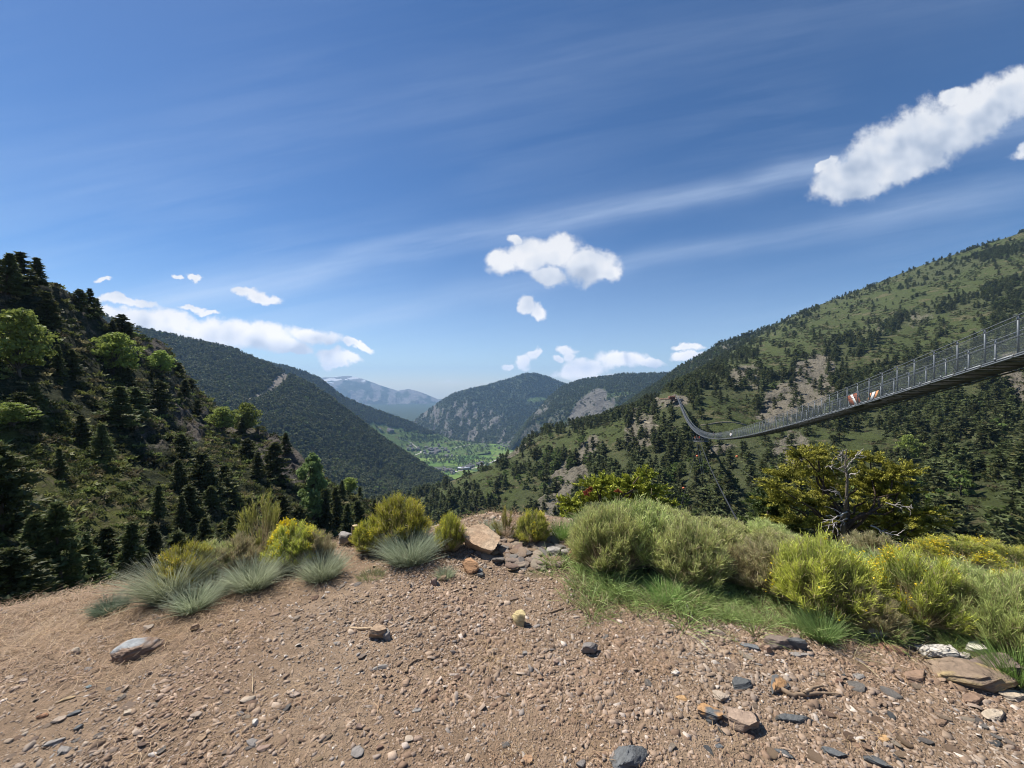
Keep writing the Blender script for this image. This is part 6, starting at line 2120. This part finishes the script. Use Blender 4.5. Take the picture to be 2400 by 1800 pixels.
# brooms farther back on the slope
for px, D, wpx, hpx, top, kind, lab in [(1700, 3.9, 170, 90, 1246, 'green2', 'green broom farther back right of the big round pair'), (1800, 3.9, 170, 90, 1272, 'green', 'green broom farther back under the young dark pine'),
                                        (2040, 3.7, 150, 90, 1300, 'brown', 'brownish broom farther back right of the tall yellow green one'),
                                        (2250, 3.5, 190, 90, 1322, 'bloom', 'flowering broom farther back behind the large flowering one'), (2360, 3.4, 200, 90, 1345, 'bloom', 'flowering broom farther back near the right edge'),
                                        (1570, 4.2, 170, 90, 1205, 'green', 'green broom farther back behind the big joined pair')]:
    x = (px - 1200) / F * D; z = float(gz(x, D)); py = 900 - (z - EYE) / D * F
    broom(kind, px, py, wpx * 0.85, max(hpx * 0.8, (py - top) * 0.78), lab, D=D)


def tuft_mesh(name, seed, blades, L, r0, droop, col, tip, w=0.0011, lean=(0, 0), K=6, spread=0.7):
    g = np.random.default_rng(seed)
    an = g.random(blades) * 6.283; rr = r0 * np.sqrt(g.random(blades))
    b = np.stack([rr * np.cos(an), rr * np.sin(an), 0 * an], 1)
    an2 = an + g.normal(size=blades) * 0.6
    th = np.abs(g.normal(size=blades)) * spread * 0.6 + 0.35 * rr / r0
    d = np.stack([np.sin(th) * np.cos(an2) + lean[0], np.sin(th) * np.sin(an2) + lean[1], np.cos(th)], 1)
    d /= np.linalg.norm(d, axis=1, keepdims=True)
    ln = L * g.uniform(0.45, 1.1, blades)
    u = np.linspace(0, 1, K)[None, :, None]
    hz = d * [1, 1, 0] + 1e-4; hz /= np.linalg.norm(hz, axis=1, keepdims=True)
    P = b[:, None] + d[:, None] * u * ln[:, None, None] + (hz[:, None] * 0.35 - np.array([0, 0, 1.0]) * 0.55) * (u ** 2) * ln[:, None, None] * droop * g.uniform(.5, 1.3, (blades, 1, 1))
    W = np.linspace(1, 0.25, K)[None] * w * g.uniform(.7, 1.5, (blades, 1))
    V, Fq = ribbons(P, W, g.normal(size=(blades, 1, 3)))
    k = np.tile(np.repeat(np.linspace(0, 1, K), 2), blades)[:, None]
    c = np.array([0.40, 0.31, 0.17]) * np.clip(1 - k * 5, 0, 1) + np.array(col) * (1 - np.clip(1 - k * 5, 0, 1)) * (1 - k) + np.array(tip) * k
    c = c * np.repeat(g.uniform(.6, 1.35, (blades, 1)), 2 * K, axis=0)
    return mesh_from(name, V, Fq, M_TWIG, c)


BLUE = (0.24, 0.29, 0.15); BTIP = (0.54, 0.57, 0.40); GRN = (0.14, 0.27, 0.06); GTIP = (0.28, 0.42, 0.12)
for px, py, L, r0, n, dr, c, tp, lean, lab in [
    (400, 1405, 0.46, 0.11, 1700, 0.8, (0.20, 0.26, 0.12), BTIP, (-0.14, 0), 'tallest grass tuft, its long pale blades arching left over the drop'),
    (455, 1428, 0.25, 0.09, 900, 0.8, BLUE, BTIP, (0, 0), 'pale blue green grass tuft in front of the tallest one'),
    (505, 1395, 0.22, 0.09, 700, 0.8, (0.14, 0.2, 0.10), BTIP, (0, 0), 'green grass tuft between the two pale ones at the left'),
    (595, 1378, 0.32, 0.12, 1500, 0.8, BLUE, BTIP, (0, 0), 'wide silvery grass tuft below the sparse broom'),
    (755, 1352, 0.28, 0.13, 1400, 0.75, BLUE, BTIP, (0, 0), 'silvery grass tuft left of the stump'),
    (257, 1432, 0.15, 0.09, 900, 0.9, (0.10, 0.15, 0.095), (0.24, 0.30, 0.2), (0, 0), 'small dark green cushion of grass at the left'),
    (960, 1312, 0.36, 0.20, 2600, 0.7, (0.26, 0.33, 0.19), (0.50, 0.56, 0.40), (0, 0), 'large blue green grass tuft below the dome shaped broom'),
    (1043, 1352, 0.12, 0.07, 420, 0.8, (0.17, 0.24, 0.11), BTIP, (0, 0), 'small grass tuft left of the orange brown stone'),
    (870, 1352, 0.09, 0.12, 360, 0.9, (0.15, 0.19, 0.07), (0.32, 0.33, 0.16), (0, 0), 'thin short grass tuft on the dirt left of the middle'),
    (1240, 1262, 0.20, 0.08, 700, 0.4, GRN, GTIP, (0, 0), 'bright green grass tuft under the small flowering broom'),
    (1318, 1262, 0.24, 0.08, 700, 0.45, GRN, GTIP, (0, 0), 'bright green grass tuft left of the big round broom'),
    (1150, 1250, 0.20, 0.12, 500, 0.5, (0.14, 0.2, 0.07), BTIP, (0, 0), 'green grass tuft right behind the big boulder'),
    (1925, 1495, 0.24, 0.08, 700, 0.5, (0.14, 0.27, 0.07), (0.30, 0.42, 0.16), (-0.1, 0), 'bright grass tuft at the foot of the tall yellow green broom'),
    (1560, 1410, 0.20, 0.1, 500, 0.6, GRN, GTIP, (0, 0), 'green grass tuft under the bare trunks of the broom'),
    (660, 1345, 0.18, 0.08, 400, 0.8, BLUE, BTIP, (0, 0), 'small silvery tuft at the foot of the flowering broom'),
    (2390, 1600, 0.25, 0.1, 600, 0.5, GRN, GTIP, (0, 0), 'green grass tuft beside the slate ledge at the right edge')]:
    g_ = ghit(px, py)
    me = tuft_mesh('grass_tuft', int(px), int(n * 1.2), L * 0.92, r0 * 0.8, dr * 0.6, c, tp, 0.0012, lean, 6, 0.42)
    link('grass_tuft', me, None, tuple(g_ - [0, 0, 0.01]), label=lab, category='grass tuft', group='grass tufts on the terrace')

GR = [tuft_mesh('grass_kind', 700 + i, 46, 0.135, 0.045, 0.55, (0.20, 0.30, 0.085), (0.40, 0.50, 0.18), 0.0016, (0, 0), 4, 0.9) for i in range(5)]
GR += [tuft_mesh('grass_kind', 720 + i, 36, 0.15, 0.05, 0.7, (0.38, 0.33, 0.18), (0.56, 0.48, 0.29), 0.0014, (0, 0), 4, 1.0) for i in range(1)]
n = 11500
y = RNG.uniform(1.7, 5.6, n); x = RNG.uniform(-0.3, 1.5, n) * y + 0.2
gk = np.clip(in_grass(x, y) + 0.10 * in_grass(x + 0.05, y + 0.22), 0, 1) * (0.35 + 0.65 * sstep(-0.25, 0.15, fbm(x * 2.2, y * 2.2, 3, 803))); e = np.interp(x, EX, EY)
pxx = 1200 + x / y * F
k = (RNG.random(n) < gk * np.where(pxx < 1330, 0.35, 1.0)) & (y < e + 0.8)
x, y = x[k], y[k]; n = len(x)
scatter_object('verge_grass', np.stack([x, y, gz(x, y) - 0.004], 1), rot_z(n, 0.1), RNG.uniform(0.5, 1.35, n) * (0.7 + 0.5 * (fbm(x * 3, y * 3, 3, 801) > 0)), GR, label='green grass along the foot of the brooms')
# dry straw lying on the left rim and sparse blades beyond
ST = []
for i in range(4):
    g_ = np.random.default_rng(820 + i)
    m = 26
    a = g_.random(m) * 6.283; c = g_.normal(size=(m, 3)) * [0.07, 0.07, 0.004]; c[:, 2] = np.abs(c[:, 2]) + 0.004
    u = np.linspace(-1, 1, 5)[None, :, None]; d = np.stack([np.cos(a), np.sin(a), g_.normal(size=m) * 0.12], 1)
    L = g_.uniform(0.012, 0.05, (m, 1, 1))
    P = c[:, None] + d[:, None] * u * L + np.array([0, 0, 1.0]) * (1 - u ** 2) * 0.012 + np.stack([-np.sin(a), np.cos(a), 0 * a], 1)[:, None] * (u ** 2) * 0.02
    V, Fq = ribbons(P, np.full((m, 5), 0.0008), np.tile([0, 0, 1.0], (m, 1, 1)))
    cc = np.repeat(np.array([0.42, 0.29, 0.17]) * g_.uniform(.5, 1.4, (m, 1)), 10, axis=0)
    ST.append(mesh_from('straw_kind', V, Fq, M_TWIG, cc))
n = 5200
y = RNG.uniform(1.3, 4.9, n); x = RNG.uniform(-1.5, 1.35, n) * y
st_ = np.clip(sstep(-1.5, -2.3, x + (y - 2.8) * 0.3) * sstep(1.9, 2.6, y) * 0.8 + 0.035 + 0.5 * sstep(0.7, 0.1, np.interp(x, EX, EY) - y) * (x < 0.2), 0, 1)
k = (RNG.random(n) < st_) & (y < np.interp(x, EX, EY) + 0.6)
x, y = x[k], y[k]; n = len(x)
scatter_object('dry_straw', np.stack([x, y, gz(x, y)], 1), rot_z(n, 0.05), RNG.uniform(.6, 1.4, n), ST, label='dry straw and dead grass lying on the left rim of the dirt')
# scrub down the drop behind the rim
n = 2600
y = RNG.uniform(9, 60, n); x = RNG.uniform(-1.6, 1.6, n) * y
k = (y > np.interp(x, EX, EY) + 1.2)
x, y = x[k], y[k]; n = len(x)
scatter_object('rim_scrub', np.stack([x, y, gz(x, y)], 1), rot_z(n), RNG.uniform(0.12, 0.5, n) * (0.8 + y / 25), SHRUB + TUFT_FAR, label='scrub on the steep drop behind the terrace rim')


# ------------------------------------------------------------------ juniper with the dead trunk, and the dwarf pine
def spray_lump(g, c, rad, n, size, outc, inc, branch=24):
    """needle sprays on short curved branchlets through an ellipsoid"""
    c = np.array(c); rad = np.array(rad)
    a = g.random(branch) * 6.283; zc = g.uniform(-0.5, 1, branch)
    d = np.stack([np.cos(a) * np.sqrt(1 - zc ** 2 * 0.9), np.sin(a) * np.sqrt(1 - zc ** 2 * 0.9), zc], 1) * g.uniform(0.6, 1.45, (branch, 1))
    ii = g.integers(0, branch, n); t = g.random((n, 1)) ** 0.55
    P = c + d[ii] * rad * t + g.normal(size=(n, 3)) * rad * 0.065 + np.array([0, 0, 1]) * 0.15 * rad[2] * t ** 2
    dr = d[ii] * 0.8 + g.normal(size=(n, 3)) * 0.55 + [0, 0, 0.25]; dr /= np.linalg.norm(dr, axis=1, keepdims=True)
    s2 = np.cross(dr, g.normal(size=(n, 3))); s2 /= np.linalg.norm(s2, axis=1, keepdims=True)
    s = size * g.uniform(.6, 1.4, (n, 1))
    V = np.stack([P + dr * s, P - dr * s * .4 + s2 * s * .34, P - dr * s * .4 - s2 * s * .34], 1).reshape(-1, 3)
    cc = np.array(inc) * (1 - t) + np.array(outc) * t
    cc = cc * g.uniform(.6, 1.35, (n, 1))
    bt = np.linspace(0, 0.8, 5)[None, :, None]
    B = c + d[:, None] * rad * bt
    return (V, np.arange(3 * n).reshape(-1, 3), np.repeat(cc, 3, axis=0)), B


def twisty(g, a, b, n=10, wob=0.04):
    t = np.linspace(0, 1, n)[:, None]
    P = np.array(a) * (1 - t) + np.array(b) * t
    L = np.linalg.norm(np.array(b) - np.array(a))
    return P + np.cumsum(g.normal(size=P.shape), 0) * wob * L * 0.35 * np.sin(t * math.pi)


def shrub_tree(name, label, cat, D, foot, lumps, dead, outc, inc, size, trunk, extra=None):
    g = np.random.default_rng(len(label) * 3)
    base = unproj(foot[0], foot[1], D)
    t = empty(name, tuple(base), label, cat)
    parts, br = [], []
    for (px, py, rx, ry, dy) in lumps:
        c = unproj(px, py, D + dy) - base
        r = (rx / F * D, rx / F * D * 0.8, ry / F * D)
        n = int(90 * rx * ry / 50)
        r = (r[0] * 1.1, r[1], r[2] * 0.8)
        p, B = spray_lump(g, c, r, n, size, outc, inc, 30)
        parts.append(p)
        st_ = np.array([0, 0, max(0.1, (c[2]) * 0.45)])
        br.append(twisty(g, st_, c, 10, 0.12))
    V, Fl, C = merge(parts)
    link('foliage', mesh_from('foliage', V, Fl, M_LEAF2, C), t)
    Q = np.array(br)
    V, Fq = tubes(Q, np.linspace(0.028, 0.010, 10)[None].repeat(len(Q), 0) * (D / 7), 5)
    link('branches', mesh_from('branches', V, Fq, M_BARK, np.tile([0.10, 0.075, 0.055], (len(V), 1)), smooth=True), t)
    pts = [unproj(x, y, D + dy) - base for x, y, dy in trunk]
    tt = np.linspace(0, len(pts) - 1, 24)
    P = np.stack([np.interp(tt, np.arange(len(pts)), np.array(pts)[:, i]) for i in range(3)], 1)
    V, Fq = tubes(P[None], (np.linspace(0.034, 0.006, 24) * D / 7)[None], 8)
    link('trunk', mesh_from('trunk', V, Fq, M_BARK, np.tile([0.16, 0.13, 0.105], (len(V), 1)), smooth=True), t)
    for k, (x0, y0, x1, y1, dy) in enumerate(dead):
        a = unproj(x0, y0, D - 0.3 + dy) - base; b = unproj(x1, y1, D - 0.5 + dy) - base
        L = [twisty(g, a, b, 10, 0.10)]
        for _ in range(7):
            i = g.integers(2, 9); ln = np.linalg.norm(b - a) * g.uniform(.2, .45)
            dd = (b - a) / np.linalg.norm(b - a) + g.normal(size=3) * 0.75
            L.append(twisty(g, L[0][i], L[0][i] + dd / np.linalg.norm(dd) * ln, 10, 0.12))
        R = np.concatenate([np.linspace(0.013, 0.005, 10)[None], np.linspace(0.0065, 0.0025, 10)[None].repeat(7, 0)]) * D / 7
        V, Fq = tubes(np.array(L), R, 5)
        link('dead_branch', mesh_from('dead_branch', V, Fq, M_BARK, np.tile([0.42, 0.38, 0.35], (len(V), 1)), smooth=True), t)
    if extra:
        ps = []
        for (px, py, rx, ry, dy) in extra:
            c = unproj(px, py, D + dy) - base
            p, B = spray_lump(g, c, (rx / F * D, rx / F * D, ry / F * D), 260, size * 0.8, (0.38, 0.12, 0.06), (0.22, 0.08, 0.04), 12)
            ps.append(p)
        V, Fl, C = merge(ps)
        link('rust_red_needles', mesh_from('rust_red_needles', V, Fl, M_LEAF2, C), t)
    return t


M_LEAF2 = mat_attr('juniper_needles', 0.6, 0.2, 0.12, 5.0, 0.2)
shrub_tree('juniper_tree', 'golden green juniper with a dead grey trunk rising through it behind the brooms', 'juniper', 7.0, (1985, 1340),
           [(1850, 1120, 52, 42, 0.2), (1880, 1070, 44, 26, 0.1), (1920, 1062, 34, 20, 0.3), (1930, 1110, 48, 40, 0.3), (1835, 1175, 46, 32, 0.0), (1900, 1180, 52, 34, 0.2), (1945, 1150, 40, 36, 0.5),
            (1880, 1225, 60, 26, 0.0), (1950, 1215, 46, 28, 0.3), (2040, 1080, 36, 26, 0.4), (2025, 1130, 44, 40, 0.4), (2090, 1115, 46, 30, 0.1), (2120, 1105, 34, 26, 0.0), (2070, 1160, 54, 36, 0.2), (2120, 1150, 34, 22, 0.0),
            (2040, 1200, 52, 34, 0.3), (2100, 1215, 56, 34, 0.0), (2165, 1200, 48, 22, -0.1), (2175, 1225, 36, 22, -0.1), (2110, 1250, 60, 28, 0.0), (2010, 1245, 50, 30, 0.2), (1820, 1140, 34, 16, -0.1), (2000, 1065, 26, 14, 0.4), (2150, 1260, 46, 22, 0.1)],
           [(1985, 1120, 1962, 1075, 0), (1986, 1095, 2012, 1058, 0), (1985, 1110, 1950, 1100, 0), (1986, 1120, 2010, 1112, 0), (1985, 1200, 1930, 1218, 0), (1980, 1185, 1948, 1152, 0), (2040, 1232, 2108, 1256, 0), (2075, 1178, 2140, 1190, 0), (1985, 1215, 1935, 1232, 0), (1984, 1075, 1975, 1052, 0)],
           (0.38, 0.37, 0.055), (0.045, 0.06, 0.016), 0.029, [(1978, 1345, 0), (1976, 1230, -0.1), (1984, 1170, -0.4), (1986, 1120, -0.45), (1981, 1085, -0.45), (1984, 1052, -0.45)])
shrub_tree('dwarf_pine', 'yellow green dwarf pine with rust red twigs behind the big round broom', 'dwarf pine', 6.0, (1420, 1330),
           [(1340, 1185, 30, 26, 0), (1325, 1215, 24, 22, 0), (1365, 1210, 36, 26, 0.1), (1395, 1140, 34, 24, 0), (1420, 1130, 28, 20, 0.1), (1440, 1165, 40, 24, 0.2), (1480, 1140, 42, 28, 0.1), (1515, 1112, 20, 20, 0), (1530, 1150, 30, 18, 0),
            (1500, 1170, 40, 22, 0.1), (1545, 1180, 26, 10, 0), (1385, 1170, 30, 20, 0.1), (1345, 1245, 34, 24, 0.1), (1400, 1220, 40, 30, 0.2), (1566, 1178, 18, 10, 0)],
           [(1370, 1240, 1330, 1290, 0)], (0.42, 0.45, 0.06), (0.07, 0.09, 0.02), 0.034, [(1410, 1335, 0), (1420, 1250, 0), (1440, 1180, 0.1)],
           [(1376, 1158, 7, 8, -0.2), (1382, 1148, 5, 5, -0.2), (1448, 1152, 5, 3, -0.3)])
shrub_tree('young_pine', 'small dark green pine at the left foot of the golden juniper', 'young pine', 7.6, (1800, 1320),
           [(1800, 1180, 34, 34, 0), (1820, 1210, 40, 30, 0), (1790, 1225, 40, 24, 0.1), (1845, 1235, 36, 22, 0), (1760, 1240, 24, 16, 0.1)],
           [], (0.10, 0.14, 0.035), (0.03, 0.045, 0.015), 0.034, [(1800, 1330, 0), (1802, 1180, 0)])

# ------------------------------------------------------------------ the air
HAZE = 6.0e-5
def build_haze():
    zt = max(float(h_.Z.max()) for h_ in (hillA, hillG, hillG2, hillB1, hillB2, hillC, hillD, hillE)) + 60
    zt = max(zt, 620.0)
    V, Fq = box(0, 0, 0, 29600, 29600, zt + 562)
    V[:, 2] += (zt - 562) / 2
    m = bpy.data.materials.new('clear_mountain_air'); m.use_nodes = True
    t = NT(m.node_tree)
    pv = t.add('ShaderNodeVolumePrincipled')
    pv.inputs['Color'].default_value = (0.36, 0.62, 1.0, 1)
    pv.inputs['Density'].default_value = HAZE
    pv.inputs['Anisotropy'].default_value = 0.1
    o = t.add('ShaderNodeOutputMaterial')
    t.link(pv.outputs[0], o.inputs['Volume'])
    ob = link('haze', mesh_from('haze', V, Fq, m))
    ob['kind'] = 'stuff'


if HAZE > 0:
    build_haze()
